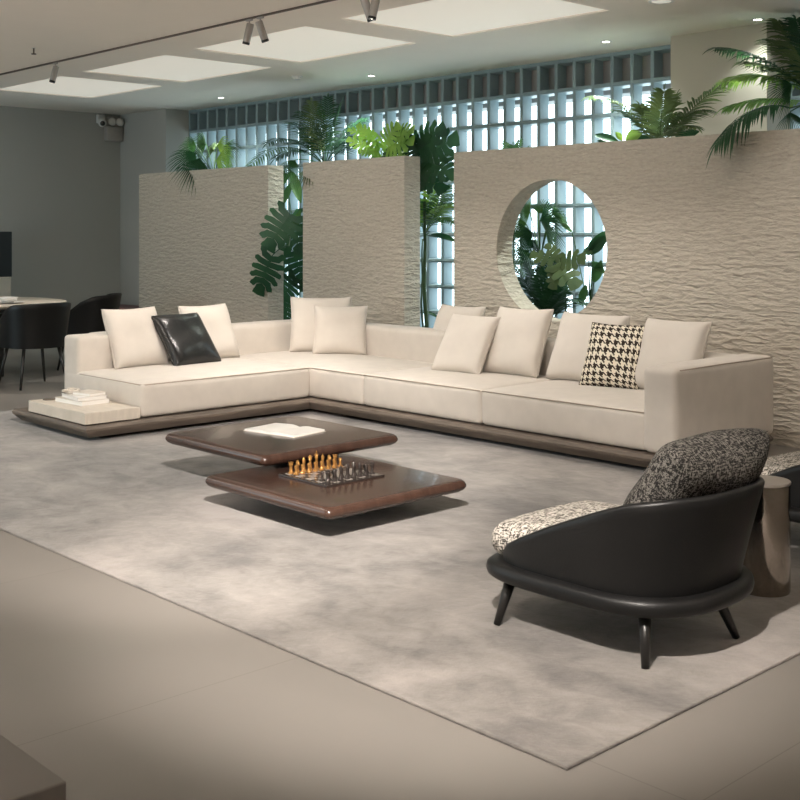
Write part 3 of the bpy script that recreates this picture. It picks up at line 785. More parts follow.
tag(obj('plate', lathe(bmesh.new(), [(0.07, 0), (0.13, 0.010), (0.16, 0.016), (0.155, 0.018), (0.09, 0.008)], 32), M['white'], loc=(pc.x, pc.y, 0.745)), 'white plate on the dining table, under the bowl', 'plate')
tag(obj('bowl', lathe(bmesh.new(), [(0.05, 0), (0.085, 0.02), (0.10, 0.055), (0.094, 0.055), (0.06, 0.02)], 32), M['white'], loc=(pc.x, pc.y, 0.7535)), 'small white bowl standing on the plate on the dining table', 'bowl')
# screen on cream cabinet
cab = thing('display_cabinet', 'cream upright cabinet panel below the black screen at far left', 'cabinet', (-14.5, 6.2, 0))
obj('body', BX(-0.2, 0.2, -0.8, 0.42, 0.0, 0.875, bev=0.008), M['colpaint'], cab, smooth=False)
obj('door', BX(0.2, 0.215, -0.78, -0.08, 0.05, 0.85, bev=0.004), M['colpaint'], cab, smooth=False)
obj('door', BX(0.2, 0.215, -0.06, 0.40, 0.05, 0.85, bev=0.004), M['colpaint'], cab, smooth=False)
tv = thing('television', 'black flat screen standing on the cream cabinet at far left', 'television', (-14.46, 6.2, 0.875))
obj('casing', BX(-0.02, 0.015, -0.62, 0.50, 0.0, 0.58, bev=0.006), M['black'], tv, smooth=False)
obj('screen', BX(0.015, 0.018, -0.60, 0.48, 0.02, 0.565), M['screen'], tv, smooth=False)
bn = thing('low_bench', 'low dark red lacquered bench against the far back wall', 'bench', (-13.95, 8.15, 0))
obj('top', BX(-0.7, 0.75, -0.25, 0.25, 0.40, 0.44, bev=0.008), M['darkred'], bn, smooth=False)
for sx in (-0.6, 0.65): obj('side_panel', BX(sx-0.02, sx+0.02, -0.22, 0.22, 0, 0.40), M['darkred'], bn, smooth=False)
# foreground block
fb = thing('display_plinth', 'plain taupe display block in the bottom left corner', 'plinth', (-2.62, 0.72, 0))
obj('block_body', BX(-0.55, 0.55, -0.35, 0.35, 0.03, 0.40, bev=0.004), M['taupe'], fb, smooth=False)
obj('recessed_foot', BX(-0.5, 0.5, -0.3, 0.3, 0.0, 0.03), M['recess'], fb, smooth=False)

# ================================================================== CEILING FITTINGS
TY = 5.33
tr = thing('track_rail', 'thin dark lighting track crossing the ceiling', 'lighting track', (-8, TY, CH))
obj('rail', BX(-6.6, 7.0, -0.009, 0.009, -0.014, 0), M['rail'], tr, smooth=False)
obj('feed_end', BX(6.9, 7.0, -0.014, 0.014, -0.02, 0), M['rail'], tr, smooth=False)
def spotlight(label, x, y, aim, power=0, deg=40, blend=0.6, group='cylindrical track spotlights', col=WARM, lab_on=False, size=0.04):
    t = thing('track_spotlight', label, 'spotlight', (x, y, CH-0.014), 0, group)
    obj('adapter', BX(-0.035, 0.035, -0.010, 0.010, -0.012, 0), M['metal_grey'], t, smooth=False)
    obj('swivel', lathe(bmesh.new(), [(0.006, -0.035), (0.006, -0.012)], 12), M['metal_grey'], t)
    d = (V(aim)-V((x, y, CH-0.12))).normalized()
    q = d.to_track_quat('-Z', 'Y')
    lb = obj('lamp_body', lathe(bmesh.new(), [(0.027, -0.105), (0.029, -0.10), (0.029, 0.035), (0.025, 0.04)], 24), M['metal_grey'], t, auto=40)
    lb.matrix_local = Matrix.Translation((0, 0, -0.07)) @ q.to_matrix().to_4x4()
    obj('front_ring', lathe(bmesh.new(), [(0.022, -0.125), (0.0285, -0.125), (0.0285, -0.105), (0.022, -0.105)], 24, cap=False), M['black'], lb, auto=40)
    obj('lens', lathe(bmesh.new(), [(0.021, -0.118), (0.021, -0.116)], 24), M['lamp'] if power else M['black'], lb, auto=40)
    if power:
        p = V((x, y, CH-0.084))+d*0.135
        spot('spot_beam', p, aim, power, deg, blend, col, size, t)
    return t
K = 1.0
spotlight('single grey track spotlight at the left end of the visible track', -10.55, TY, (-10.9, 4.7, 0), 110*K, 60)
spotlight('left one of the pair of grey track spotlights on the middle of the track', -7.37, TY, (-8.1, 5.1, 0.3), 170*K, 75)
spotlight('right one of the pair of grey track spotlights on the middle of the track', -7.23, TY, (-7.0, 6.3, 0.3), 95*K, 85)
spotlight('left one of the two spotlights cut by the top edge', -6.02, TY, (-5.7, 6.3, 0.3), 85*K, 85)
spotlight('right one of the two spotlights cut by the top edge, with a bright lens', -5.92, TY, (-6.3, 4.9, 0.2), 50*K, 60)
for lab, x, aim, p in (('sofa seat', -4.7, (-4.8, 6.3, 0.3), 60), ('right end of the sofa', -3.9, (-3.8, 6.7, 0.3), 30), ('right stone wall', -3.0, (-2.8, 7.2, 0.9), 40)):  # heads out of view, added to light the sofa and wall
    spotlight('added grey spotlight farther right on the track, aimed at the '+lab, x, TY, aim, p*K, 85)
# second track above the viewer: armchair and table spots match shadows, others added
tr2 = thing('track_rail', 'dark lighting track above the viewer, nearer than the visible one', 'lighting track', (-3, 1.0, CH))
obj('rail', BX(-9, 5, -0.016, 0.016, -0.028, 0), M['rail'], tr2, smooth=False)
for lab, x, aim, p, dg, bl in (('over the armchair', -1.35, (-3.1, 3.3, 0.1), 950, 50, 0.7), ('toward the right stone wall, added as fill', -2.6, (-4.2, 7.3, 1.4), 170, 44, 1.0),
                   ('toward the middle of the sofa, added as fill', -4.4, (-6.8, 7.3, 1.5), 240, 44, 1.0), ('toward the left of the sofa, added as fill', -6.6, (-9.8, 7.3, 1.45), 300, 44, 1.0),
                   ('toward the coffee tables', -1.1, (-5.6, 3.7, 0.1), 1500, 40, 0.6), ('toward the rug, added as fill', -3.0, (-3.6, 2.9, 0.0), 120, 60, 0.9), ('down at the bare floor, added as fill', -4.6, (-4.4, 1.7, 0.0), 130, 115, 1.0), ('down at the floor far left, added as fill', -7.6, (-7.4, 1.9, 0.0), 110, 115, 1.0)):
    spotlight('grey spotlight on the nearer track aimed '+lab, x, 1.0, aim, p*K, dg, bl)
tr3 = thing('track_rail', 'added dark lighting track along the white wall behind the viewer', 'lighting track', (-1.5, -1.6, CH))  # unseen tracks and wall washers, added for soft bounce light
obj('rail', BX(-4, 4.3, -0.009, 0.009, -0.014, 0), M['rail'], tr3, smooth=False)
tr4 = thing('track_rail', 'added dark lighting track along the white right hand wall', 'lighting track', (1.6, 3.2, CH))
obj('rail', BX(-0.009, 0.009, -4, 5, -0.014, 0), M['rail'], tr4, smooth=False)
for k, x in enumerate((-4.2, -2.4, -0.6, 1.2)):
    spotlight('added fill spotlight %s washing the white wall behind the viewer' % ('first', 'second', 'third', 'fourth')[k], x, -1.6, (x, -3.0, 1.7), WASH, 110, 1.0)
for k, y in enumerate((0.4, 2.6, 4.8, 7.0)):
    spotlight('added fill spotlight %s washing the right hand white wall' % ('first', 'second', 'third', 'fourth')[k], 1.6, y, (3.0, y, 1.7), WASH, 110, 1.0)
for k, (lx, ly) in enumerate(((-11.5, 1.2), (-8.0, 0.6), (-1.4, -1.0), (0.9, 4.5))):  # unseen uplighters, added to brighten the ceiling
    fl = thing('fill_uplighter', 'added tall fill uplighter %s' % ('far left outside the view', 'left outside the view', 'behind the viewer', 'right outside the view')[k], 'fill lamp', (lx, ly, 0))
    obj('base', lathe(bmesh.new(), [(0.14, 0), (0.14, 0.015), (0.02, 0.025)], 32), M['black'], fl)
    obj('pole', lathe(bmesh.new(), [(0.012, 0.02), (0.012, 1.72)], 12), M['black'], fl)
    obj('bowl_shade', lathe(bmesh.new(), [(0.03, 1.70), (0.12, 1.74), (0.17, 1.82), (0.165, 1.82), (0.11, 1.75), (0.03, 1.715)], 32), M['black'], fl)
    spot('up_beam', (lx, ly, 1.84), (lx, ly, 3.0), UPL, 165, 1.0, WARM, 0.08, fl)
# recessed downlights over the planting bed
for lab, x, pw in (('farthest left small recessed downlight over the fan palm', -12.0, 110), ('small recessed downlight above the middle stone wall plants', -9.23, 210),
               ('small recessed downlight above the right end of the block screen', -6.18, 230), ('small recessed downlight beside the beige column at top right', -4.73, 45),):
    t = thing('recessed_downlight', lab, 'downlight', (x, 8.25, CH), 0, 'recessed downlights')
    obj('trim_ring', lathe(bmesh.new(), [(0.032, -0.004), (0.048, -0.004), (0.052, 0.0), (0.032, 0.0)], 32, cap=False), M['white'], t)
    obj('lens', lathe(bmesh.new(), [(0.031, -0.003), (0.031, -0.001)], 24), M['lamp'], t)
    spot('down_beam', (x, 8.25, CH-0.02), (x, 8.2, 0), pw, 120, 1.0, (0.90, 1.0, 0.92), 0.03, t)
t = thing('recessed_downlight', 'larger pale recessed ceiling fitting cut by the top edge', 'downlight', (-4.83, 7.10, CH), 0, 'recessed downlights')
obj('trim_ring', lathe(bmesh.new(), [(0.07, -0.004), (0.09, -0.004), (0.095, 0.0), (0.07, 0.0)], 32, cap=False), M['white'], t)
obj('lens', lathe(bmesh.new(), [(0.069, -0.003), (0.069, -0.001)], 24), M['panel'], t)
sp_ = thing('sprinkler', 'small sprinkler head hanging from the ceiling at upper left', 'sprinkler', (-9.91, 4.80, CH))
obj('stem', lathe(bmesh.new(), [(0.02, -0.003), (0.02, 0.0)], 16), M['white'], sp_)
obj('pipe', lathe(bmesh.new(), [(0.007, -0.05), (0.007, -0.003)], 12), M['rail'], sp_)
obj('deflector', lathe(bmesh.new(), [(0.022, -0.058), (0.022, -0.050)], 16), M['rail'], sp_)
sd = thing('smoke_detector', 'round smoke detector on the ceiling near the block screen', 'smoke detector', tuple(at(297, 76, CH)))
obj('base', lathe(bmesh.new(), [(0.055, -0.012), (0.06, -0.006), (0.06, 0)], 24), M['white'], sd)
obj('dome', lathe(bmesh.new(), [(0.02, -0.04), (0.04, -0.035), (0.05, -0.012)], 24), M['white'], sd)
cc = thing('security_camera', 'small white security camera at the top of the left wall', 'security camera', (X0, 8.12, 2.98))
obj('mount', BX(0, 0.05, -0.06, 0.06, -0.02, 0.10, bev=0.01), M['white'], cc)
o = obj('camera_body', lathe(bmesh.new(), [(0.04, 0), (0.055, 0.01), (0.055, 0.12), (0.045, 0.14)], 24), M['white'], cc); o.matrix_local = Matrix.Translation((0.05, 0, 0.0)) @ Matrix.Rotation(math.radians(105), 4, 'Y') @ Matrix.Rotation(0.4, 4, 'X')
o = obj('lens', lathe(bmesh.new(), [(0.035, 0.14), (0.03, 0.15)], 24), M['black'], cc); o.matrix_local = Matrix.Translation((0.05, 0, 0.0)) @ Matrix.Rotation(math.radians(105), 4, 'Y') @ Matrix.Rotation(0.4, 4, 'X')
el = thing('emergency_light', 'twin head emergency light in the far left corner under the ceiling', 'emergency light', (-14.68, 8.30, 2.72))
obj('battery_box', BX(-0.06, 0.04, -0.13, 0.12, 0.0, 0.20, bev=0.01), M['metal_grey'], el)
for sy in (-0.06, 0.06):
    o = obj('lamp_head', lathe(bmesh.new(), [(0.03, -0.03), (0.055, 0.02), (0.058, 0.035), (0.03, 0.04)], 20), M['white'], el)
    o.matrix_local = Matrix.Translation((0.03, sy, 0.26)) @ Matrix.Rotation(math.radians(80), 4, 'Y')
obj('bracket', BX(-0.05, 0.0, -0.10, 0.10, 0.20, 0.33), M['metal_grey'], el)

# ================================================================== PLANTS
def leaflet(bm, p, d, up, L_, W_, droop, seg=4, fold=0.25):
    side = d.cross(up)
    if side.length < 1e-4: side = V((1, 0, 0))
    side.normalize(); prev = None
    for k in range(seg+1):
        u = k/seg; q = p+d*L_*u+V((0, 0, -1))*droop*L_*u*u
        ww = W_*math.sin(PI*min(1, 0.12+u*0.88))**0.8 if k < seg else 0.0006
        a = bm.verts.new(q-side*ww+up*ww*fold); c = bm.verts.new(q); b = bm.verts.new(q+side*ww+up*ww*fold)
        if prev:
            bm.faces.new((prev[0], a, c, prev[1])); bm.faces.new((prev[1], c, b, prev[2]))
        prev = (a, c, b)
def bez(a, b, c, t): return a*(1-t)**2+b*2*t*(1-t)+c*t*t
def frond(base, tip, arch=0.2, n=22, ll=0.22, lw=0.010, droop=0.3, rnd=random, bare=0.2, fwd=0.55):
    base, tip = V(base), V(tip); L_ = (tip-base).length
    ctl = (base+tip)/2+V((0, 0, 1))*arch*L_
    bm = bmesh.new()
    ring_tube(bm, [bez(base, ctl, tip, k/14) for k in range(15)], [0.006-0.0045*k/14 for k in range(15)], 5)
    for k in range(n):
        t = bare+(1-bare)*(k+0.5)/n
        p = bez(base, ctl, tip, t); tn = (bez(base, ctl, tip, min(1, t+0.02))-bez(base, ctl, tip, t-0.02)).normalized()
        side = tn.cross(V((0, 0, 1)))
        if side.length < 0.15: side = V((RX, RY, 0))
        side.normalize(); up = side.cross(tn).normalized()
        env = math.sin(PI*min(1, 0.18+0.82*((t-bare)/(1-bare))**0.9*0.93))**0.6
        for s in (-1, 1):
            d = (side*s+tn*(fwd+0.5*t)+up*0.18+V([rnd.uniform(-.07, .07) for _ in range(3)])).normalized()
            leaflet(bm, p, d, up, ll*env*rnd.uniform(0.88, 1.08), lw, droop*rnd.uniform(0.7, 1.3))
    leaflet(bm, tip, (tip-bez(base, ctl, tip, 0.95)).normalized(), V((0, 0, 1)), ll*0.5, lw, droop)
    return bm
def fan(base, hub, tip, n=26, spread=2.3, lw=0.012, droop=0.35, rnd=random):
    """fan palm leaf: petiole to the hub, blades radiating around hub->tip"""
    base, hub, tip = V(base), V(hub), V(tip); bm = bmesh.new()
    ring_tube(bm, [bez(base, (base+hub)/2+V((0, 0, 0.06)), hub, k/8) for k in range(9)], 0.005, 5)
    d0 = (tip-hub); L_ = d0.length; d0.normalize()
    side = d0.cross(V((FX, FY, 0.25))).normalized(); up = side.cross(d0).normalized()
    ring = []
    for k in range(n+1):
        a = -spread/2+spread*k/n
        d = (d0*math.cos(a)+side*math.sin(a)+up*0.22*abs(math.sin(a))).normalized()
        ring.append(d)
    hv = bm.verts.new(hub)
    for k in range(n):
        d = ((ring[k]+ring[k+1])/2).normalized(); ll = L_*(0.78+0.22*math.cos(-spread/2+spread*(k+.5)/n))*rnd.uniform(0.9, 1.06)
        sd = (ring[k+1]-ring[k])*0.5
        def P(u, w_, lift=0.0): return bm.verts.new(hub+d*ll*u+sd*w_*ll*0.38+up*lift+V((0, 0, -1))*droop*ll*(0.25*u+0.75*u*u*u))
        lv = [(P(0.28, -0.74), P(0.28, 0, 0.008), P(0.28, 0.74)), (P(0.62, -0.80), P(0.62, 0, 0.006), P(0.62, 0.80)), (P(0.85, -0.40), P(0.85, 0, 0.003), P(0.85, 0.40))]
        tp_ = P(1.0, 0)
        bm.faces.new((hv, lv[0][0], lv[0][1])); bm.faces.new((hv, lv[0][1], lv[0][2]))
        for A, B in zip(lv, lv[1:]):
            bm.faces.new((A[0], B[0], B[1], A[1])); bm.faces.new((A[1], B[1], B[2], A[2]))
        bm.faces.new((lv[2][0], tp_, lv[2][1])); bm.faces.new((lv[2][1], tp_, lv[2][2]))
    return bm
def monstera(base, tip, face, wid=0.5, nl=6, cut=0.66, sag=0.06, stem_from=None):
    """split leaf: lobes along a midrib from base to tip; `face` is roughly the leaf's normal"""
    base, tip = V(base), V(tip); ax = tip-base; L_ = ax.length; ax.normalize()
    side = ax.cross(V(face)).normalized(); nm = side.cross(ax).normalized()
    bm = bmesh.new()
    def pt(t, s, w_): 
        p = base+ax*L_*t+side*s*w_*L_
        return p-nm*(sag*L_*((w_*2)**2)+0.10*L_*t*t)+nm*0.02*L_
    def width(t): return wid*(math.sin(PI*min(1, (t*0.86+0.17)))**0.75)*(1.0 if t > 0.12 else 0.92)
    for s in (-1, 1):
        for i in range(nl):
            t0, t1 = i/nl, (i+1)/nl; g = 0.10/nl
            w0, w1 = width(t0+g), width(t1-g)
            fw = 0.16+0.10*i/nl-0.34*(1-i/nl)**2
            A = [bm.verts.new(pt(t0, s, 0)), bm.verts.new(pt(t1, s, 0))]
            B = [bm.verts.new(pt(t0+fw*0.35, s, width(t0)*cut)), bm.verts.new(pt(t1+fw*0.35, s, width(t1)*cut))]
            Cc = [bm.verts.new(pt(t0+g*0.7+fw*0.8, s, w0*0.80)), bm.verts.new(pt(t1-g*0.5+fw*0.8, s, w1*0.80))]
            D = [bm.verts.new(pt(t0+g*1.3+fw*1.05, s, w0*0.94)), bm.verts.new(pt(t1-g*1.0+fw*1.05, s, w1*0.96))]
            Ee = bm.verts.new(pt((t0+t1)/2+fw*1.2, s, max(w0, w1)*1.0))
            for P, Q in ((A, B), (B, Cc), (Cc, D)): bm.faces.new((P[0], Q[0], Q[1], P[1]))
            bm.faces.new((D[0], Ee, D[1]))
    bmesh.ops.remove_doubles(bm, verts=bm.verts, dist=0.0008)
    if stem_from is not None:
        sf = V(stem_from); ring_tube(bm, [bez(sf, (sf+base)/2+V((0, 0, 0.05)), base+nm*0.004, k/8) for k in range(9)], 0.005, 5)
    return bm
def broad(base, tip, face, wid=0.16, stem_from=None, curl=0.12):
    base, tip = V(base), V(tip); ax = tip-base; L_ = ax.length; ax.normalize(); side = ax.cross(V(face)).normalized(); nm = side.cross(ax).normalized()
    bm = bmesh.new(); rows = []
    for k in range(13):
        t = k/12; ww = wid*L_*math.sin(PI*min(1, t*0.93+0.05))**0.8
        c = base+ax*L_*t-nm*curl*L_*t*t
        rows.append([bm.verts.new(c+side*ww*j+nm*0.25*ww*j*j) for j in (-1, -0.5, 0, 0.5, 1)])
    for A, B in zip(rows, rows[1:]):
        for k in range(4): bm.faces.new((A[k], A[k+1], B[k+1], B[k]))
    if stem_from is not None:
        sf = V(stem_from); ring_tube(bm, [bez(sf, (sf+base)/2+V((0, 0, 0.04)), base, k/8) for k in range(9)], 0.004, 5)
    return bm
SOIL = 0.38
CAMF = V((-FX, -FY, 0.25))   # towards the room
def plant(name, label, cat, crown, trunk_r=0.02, group='plants in the bed behind the stone walls', trunk='trunk', lean=0.0, stems=1, m=None):
    """crown: point where leaves leave the stem; foot stands in the soil below"""
    cr = V(crown); foot = V((cr.x+lean, min(8.6, max(7.8, cr.y)), SOIL))
    t = thing(name, label, cat, tuple(foot), 0, group)
    for s in range(stems):
        ox = (s-(stems-1)/2)*0.06
        pts = [V((ox, 0, -0.03))+(cr-foot-V((ox*0.3, 0, 0)))*(k/8)+V((0.02*math.sin(k), 0.02*math.cos(k*1.3), 0))*(1 if 0 < k < 8 else 0) for k in range(9)]
        obj(trunk, ring_tube(bmesh.new(), pts, [trunk_r*(1-0.4*k/8) for k in range(9)], 8), m or M['stem'], t)
    def add(nm, bm, mm): 
        o = obj(nm, bm, mm, t, loc=tuple(-foot), smooth=False); return o
    return t, add

# 1 fan palm behind the left stone wall
Y = 8.0
cr = onY(214, 176, Y); t, add = plant('fan_palm', 'fan palm with drooping leaves above the left stone wall', 'palm', cr, 0.03, m=M['trunk'])
for hub, tip, Yh, Yt, mm in (((196, 153), (168, 172), 7.7, 7.45, 'leaf_dark'), ((200, 158), (189, 181), 7.5, 7.24, 'leaf_dark'), ((196, 146), (176, 144), 7.9, 7.8, 'leaf_mid'), ((206, 144), (184, 139), 8.2, 8.1, 'leaf_mid'),
                     ((217, 146), (232, 150), 7.8, 7.75, 'leaf_lime'), ((216, 160), (230, 170), 7.75, 7.6, 'leaf_lime'), ((224, 146), (240, 154), 8.1, 8.1, 'leaf_mid'), ((205, 163), (196, 176), 7.8, 7.7, 'leaf_dark'), ((214, 150), (206, 138), 8.3, 8.35, 'leaf_olive')):  # lime leaves carry the downlight's highlight in their colour
    add('fan_leaf', fan(cr, onY(*hub, Yh), onY(*tip, Yt), n=20, spread=2.1, droop=0.45), M[mm])
# 2 monstera in the left gap
Y = 8.0
cr = onY(284, 168, Y); t, add = plant('monstera', 'tall monstera with split leaves in the gap between left and middle stone walls', 'monstera', cr, 0.022, lean=0.0)
def mon(add, b, tp, Yb, Yt, wd=0.48, mm='leaf_dark', st=None, face=None, nl=6):
    B = onY(*b, Yb); add('split_leaf', monstera(B, onY(*tp, Yt), face or CAMF, wd, nl=nl, stem_from=st), M[mm])
mon(add, (290, 214), (270, 243), 7.42, 7.27, 0.60, st=onY(289, 200, 7.8))
mon(add, (287, 218), (299, 246), 7.8, 7.7, 0.52, st=onY(284, 210, Y))
kn = onY(289, 246, 7.3)
add('stalk', ring_tube(bmesh.new(), [bez(onY(284, 215, Y), onY(293, 225, 7.6), kn, k/8) for k in range(9)], 0.006, 6), M['stem'])
mon(add, (272, 256), (259, 289), 7.27, 7.24, 0.44, st=kn)
mon(add, (296, 278), (281, 298), 7.8, 7.7, 0.52, st=onY(285, 262, Y))
mon(add, (290, 300), (282, 322), 7.85, 7.8, 0.52, st=onY(284, 290, Y))
mon(add, (293, 252), (303, 282), 7.9, 7.85, 0.40, st=onY(284, 240, Y))
for b, tp in (((291, 172), (271, 193)), ((292, 182), (281, 206)), ((292, 172), (300, 200)), ((294, 230), (299, 212))):
    add('lance_leaf', broad(onY(*b, 7.85), onY(*tp, 7.75), CAMF, 0.13, stem_from=cr), M['leaf_mid'])
# 3 areca palm over the middle wall
Y = 8.05
cr = onY(325, 166, Y); t, add = plant('areca_palm', 'large feathery palm rising over the left half of the middle stone wall', 'palm', cr, 0.02, stems=3)
for tp, ar, Yt, mm, ll in (((312, 102), 0.05, 8.2, 'leaf_olive', .26), ((341, 104), 0.05, 8.2, 'leaf_dark', .26), ((289, 122), 0.18, 8.2, 'leaf_dark', .26), ((268, 143), 0.25, 8.1, 'leaf_dark', .25), ((250, 166), 0.32, 8.0, 'leaf_mid', .22),
                       ((362, 120), 0.15, 8.2, 'leaf_dark', .25), ((300, 112), 0.10, 8.3, 'leaf_dark', .25), ((375, 150), 0.28, 8.0, 'leaf_dark', .24), ((328, 98), 0.0, 8.35, 'leaf_dark', .25), ((358, 140), 0.3, 8.0, 'leaf_dark', .22), ((276, 158), 0.35, 7.9, 'leaf_dark', .24), ((306, 128), 0.12, 8.25, 'leaf_mid', .22), ((350, 124), 0.12, 8.25, 'leaf_dark', .24)):
    add('frond', frond(cr, onY(*tp, Yt), ar, n=24, ll=ll, lw=0.010, droop=0.35), M[mm])
add('fan_leaf', fan(cr, onY(311, 165, 7.45), onY(311, 182, 7.28), n=18, spread=2.4, droop=0.25), M['leaf_olive'])
add('fan_leaf', fan(cr, onY(295, 160, 7.7), onY(284, 178, 7.6), n=18, spread=2.2, droop=0.4), M['leaf_mid'])
# 4 lime philodendron
Y = 7.95
cr = onY(380, 168, Y); t, add = plant('philodendron', 'bright lime green leafy plant over the right half of the middle stone wall', 'plant', cr, 0.018)
for b, tp, wd in (((376, 150), (352, 140), .34), ((378, 146), (362, 128), .34), ((383, 148), (393, 130), .34), ((385, 152), (404, 141), .34), ((378, 152), (362, 152), .32), ((386, 158), (402, 160), .32), ((372, 136), (352, 130), .3), ((392, 140), (406, 130), .32), ((381, 158), (372, 163), .4)):
    add('split_leaf', monstera(onY(*b, Y-0.1), onY(*tp, Y-0.25), CAMF, wd, nl=7, cut=0.25, stem_from=cr), M['leaf_lime'])
# 5 dark monstera by the right end of the middle wall
Y = 8.0
cr = onY(425, 180, Y); t, add = plant('monstera', 'dark monstera spilling past the right end of the middle stone wall', 'monstera', cr, 0.022)
for b, tp, wd in (((410, 150), (398, 130), .45), ((415, 150), (436, 132), .42), ((424, 158), (448, 141), .42), ((425, 162), (449, 170), .42), ((418, 168), (438, 184), .42), ((408, 158), (397, 156), .5), ((418, 160), (410, 140), .45), ((414, 164), (424, 182), .4), ((418, 152), (425, 138), .4), ((402, 148), (384, 158), .4)):
    add('split_leaf', monstera(onY(*b, Y-0.1), onY(*tp, Y-0.2), CAMF, wd, stem_from=cr), M['leaf_dark'])
# 6 bright palm in the right gap
Y = 8.15
cr = onY(424, 236, Y); t, add = plant('parlour_palm', 'light green palm in the gap between middle and right stone walls', 'palm', cr, 0.012, stems=2)
for tp, ar, mm in (((448, 186), 0.12, 'leaf_mid'), ((455, 204), 0.22, 'leaf_lime'), ((434, 184), 0.05, 'leaf_lime'), ((456, 222), 0.3, 'leaf_mid'), ((418, 200), 0.1, 'leaf_mid'), ((466, 190), 0.2, 'leaf_mid')):
    add('frond', frond(cr, onY(*tp, Y-0.2), ar, n=18, ll=0.19, lw=0.012, droop=0.35), M[mm])
for b, tp in (((428, 236), (452, 232)), ((430, 232), (419, 241)), ((438, 318), (425, 308)), ((436, 319), (441, 309))):
    add('lance_leaf', broad(onY(*b, 8.1), onY(*tp, 8.05), (0.3, -0.5, 0.9), 0.12, stem_from=cr if b[1] < 300 else onY(436, 330, 8.1), curl=0.3), M['leaf_dark'])
# 7 fan palm seen through the round opening
Y = 8.1
cr = onY(540, 262, Y); t, add = plant('fan_palm', 'fan palm seen through the left part of the round opening', 'palm', cr, 0.028, m=M['trunk'])
for hub, tip, Yh, Yt, mm in (((530, 212), (508, 204), 8.1, 8.1, 'leaf_mid'), ((538, 213), (548, 193), 8.2, 8.25, 'leaf_mid'), ((540, 220), (566, 226), 8.0, 7.9, 'leaf_dark'), ((532, 232), (505, 245), 7.7, 7.5, 'leaf_dark'), ((548, 222), (563, 205), 8.2, 8.2, 'leaf_mid'), ((535, 240), (520, 262), 8.0, 7.9, 'leaf_dark'), ((525, 222), (504, 232), 8.0, 7.9, 'leaf_mid')):
    add('fan_leaf', fan(cr, onY(*hub, Yh), onY(*tip, Yt), n=22, spread=2.4, droop=0.3), M[mm])
for hub, tip in (((522, 236), (508, 222)), ((528, 250), (512, 268)), ((546, 232), (560, 240)), ((552, 214), (570, 212))):
    add('fan_leaf', fan(cr, onY(*hub, 8.15), onY(*tip, 8.1), n=22, spread=2.2, droop=0.3), M['leaf_mid'])
cr = onY(548, 325, 8.0); t, add = plant('areca_palm', 'dark feathery palm low in the round opening', 'palm', cr, 0.014, stems=2)
for tp, ar in (((520, 250), 0.1), ((534, 245), 0.1), ((548, 255), 0.0), ((560, 262), 0.1), ((512, 275), 0.25), ((572, 280), 0.25), ((578, 300), 0.35), ((514, 295), 0.3), ((553, 288), 0.2), ((590, 305), 0.3), ((528, 278), 0.1), ((508, 262), 0.2), ((525, 262), 0.1), ((540, 268), 0.0), ((565, 292), 0.2), ((535, 300), 0.3)):
    add('frond', frond(cr, onY(*tp, 7.95), ar, n=20, ll=0.16, lw=0.010, droop=0.3), M['leaf_dark'])
cr = onY(566, 300, 8.1); t, add = plant('philodendron', 'broad olive green leaves in the middle of the round opening', 'plant', cr, 0.014)
for b, tp, wd, mm in (((553, 262), (533, 254), .36, 'leaf_olive'), ((560, 258), (548, 246), .4, 'leaf_olive'), ((556, 265), (574, 282), .42, 'leaf_olive'), ((562, 262), (580, 258), .4, 'leaf_olive'), ((556, 270), (553, 286), .5, 'leaf_olive')):
    add('split_leaf', monstera(onY(*b, 7.85), onY(*tp, 7.8), CAMF, wd, nl=4, cut=0.7, stem_from=cr), M[mm])
cr = onY(590, 318, 8.3); t, add = plant('bird_of_paradise', 'tall plant with long stalks at the right side of the round opening', 'plant', cr, 0.012, stems=2)
for b, tp, wd, mm in (((588, 250), (606, 238), .22, 'leaf_dark'), ((594, 250), (583, 252), .4, 'leaf_mid'), ((590, 254), (606, 232), .2, 'leaf_dark'), ((592, 262), (604, 272), .2, 'leaf_mid'), ((586, 285), (580, 305), .2, 'leaf_mid'), ((594, 282), (601, 262), .2, 'leaf_mid'), ((572, 232), (560, 222), .14, 'leaf_mid')):
    add('lance_leaf', broad(onY(*b, 8.2), onY(*tp, 8.15), CAMF, wd, stem_from=cr), M[mm])
# small tips above the right wall left end
cr = onY(512, 180, 8.0); t, add = plant('parlour_palm', 'small palm whose tips just clear the right stone wall', 'palm', cr, 0.010, stems=2)
for tp in ((505, 143), (520, 141), (513, 146), (527, 149)):
    add('frond', frond(cr, onY(*tp, 8.0), 0.05, n=14, ll=0.12, lw=0.009, droop=0.3), M['leaf_mid'])
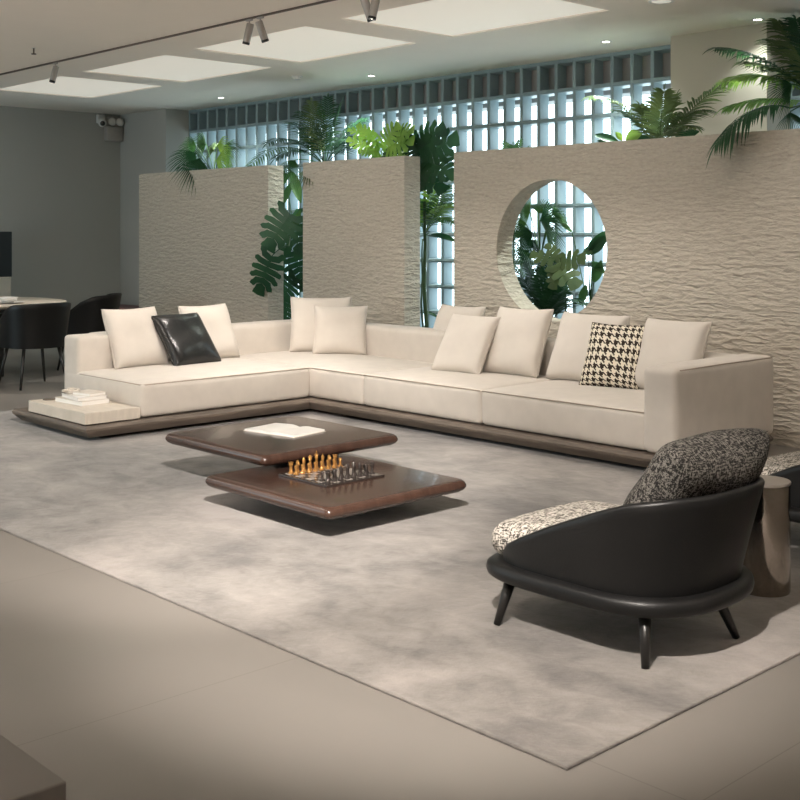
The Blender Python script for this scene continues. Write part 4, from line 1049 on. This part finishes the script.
# 8 palm in front of the beige column's left edge
Y = 8.05
cr = onY(658, 152, Y); t, add = plant('areca_palm', 'arching palm above the right stone wall, left of the beige column', 'palm', cr, 0.02, stems=3)
for tp, ar, Yt, mm, ll in (((723, 84), 0.14, 8.0, 'leaf_olive', .24), ((590, 97), 0.32, 8.0, 'leaf_olive', .2), ((664, 92), 0.05, 8.1, 'leaf_olive', .24), ((708, 110), 0.28, 7.9, 'leaf_olive', .2), ((640, 106), 0.1, 8.1, 'leaf_olive', .22), ((612, 110), 0.3, 7.95, 'leaf_dark', .16), ((676, 96), 0.1, 8.2, 'leaf_olive', .22), ((697, 128), 0.3, 7.8, 'leaf_olive', .16)):
    add('frond', frond(cr, onY(*tp, Yt), ar, n=24, ll=ll, lw=0.010, droop=0.35), M[mm])
cr = onY(622, 156, 8.2); t, add = plant('philodendron', 'low leafy plant peeping over the right stone wall beside the arching palm', 'plant', cr, 0.012)
for b, tp, wd, mm in (((618, 142), (594, 133), .16, 'leaf_dark'), ((612, 143), (597, 140), .16, 'leaf_dark'), ((626, 140), (640, 133), .3, 'leaf_lime'), ((622, 140), (616, 132), .3, 'leaf_lime'), ((632, 142), (650, 137), .2, 'leaf_dark'), ((680, 138), (697, 131), .2, 'leaf_dark'), ((676, 138), (684, 129), .2, 'leaf_dark')):
    add('lance_leaf', broad(onY(*b, 8.1), onY(*tp, 8.05), CAMF, wd, stem_from=cr), M[mm])
# 9 large palm at the right edge
Y = 7.95
cr = onY(822, 106, Y); t, add = plant('kentia_palm', 'large palm at the right edge with fronds drooping over the stone wall', 'palm', cr, 0.03, stems=2, m=M['stem'])
for tp, ar, Yt, mm, ll in (((717, 48), 0.22, 7.9, 'leaf_dark', .26), ((724, 82), 0.30, 7.9, 'leaf_lime', .26), ((725, 108), 0.16, 7.8, 'leaf_lime', .2), ((778, 22), 0.15, 8.1, 'leaf_olive', .30), ((796, 20), 0.1, 8.2, 'leaf_dark', .30), ((770, 40), 0.2, 8.1, 'leaf_olive', .28), ((745, 62), 0.2, 8.0, 'leaf_olive', .26)):
    add('frond', frond(cr, onY(*tp, Yt), ar, n=28, ll=ll, lw=0.012, droop=0.45), M[mm])
add('fan_leaf', fan(cr, onY(792, 84, 7.7), onY(768, 100, 7.5), n=24, spread=2.2, droop=0.25), M['leaf_dark'])
add('fan_leaf', fan(cr, onY(790, 112, 7.8), onY(798, 127, 7.7), n=20, spread=2.0, droop=0.3), M['leaf_dark'])
b0 = onY(790, 108, 7.6)
add('frond', frond(b0, onY(716, 144, 7.12), 0.34, n=24, ll=0.24, lw=0.012, droop=0.75, bare=0.15), M['leaf_dark'])
add('stalk', ring_tube(bmesh.new(), [cr, (cr+b0)/2+V((0, 0, 0.02)), b0], 0.006, 6), M['stem'])
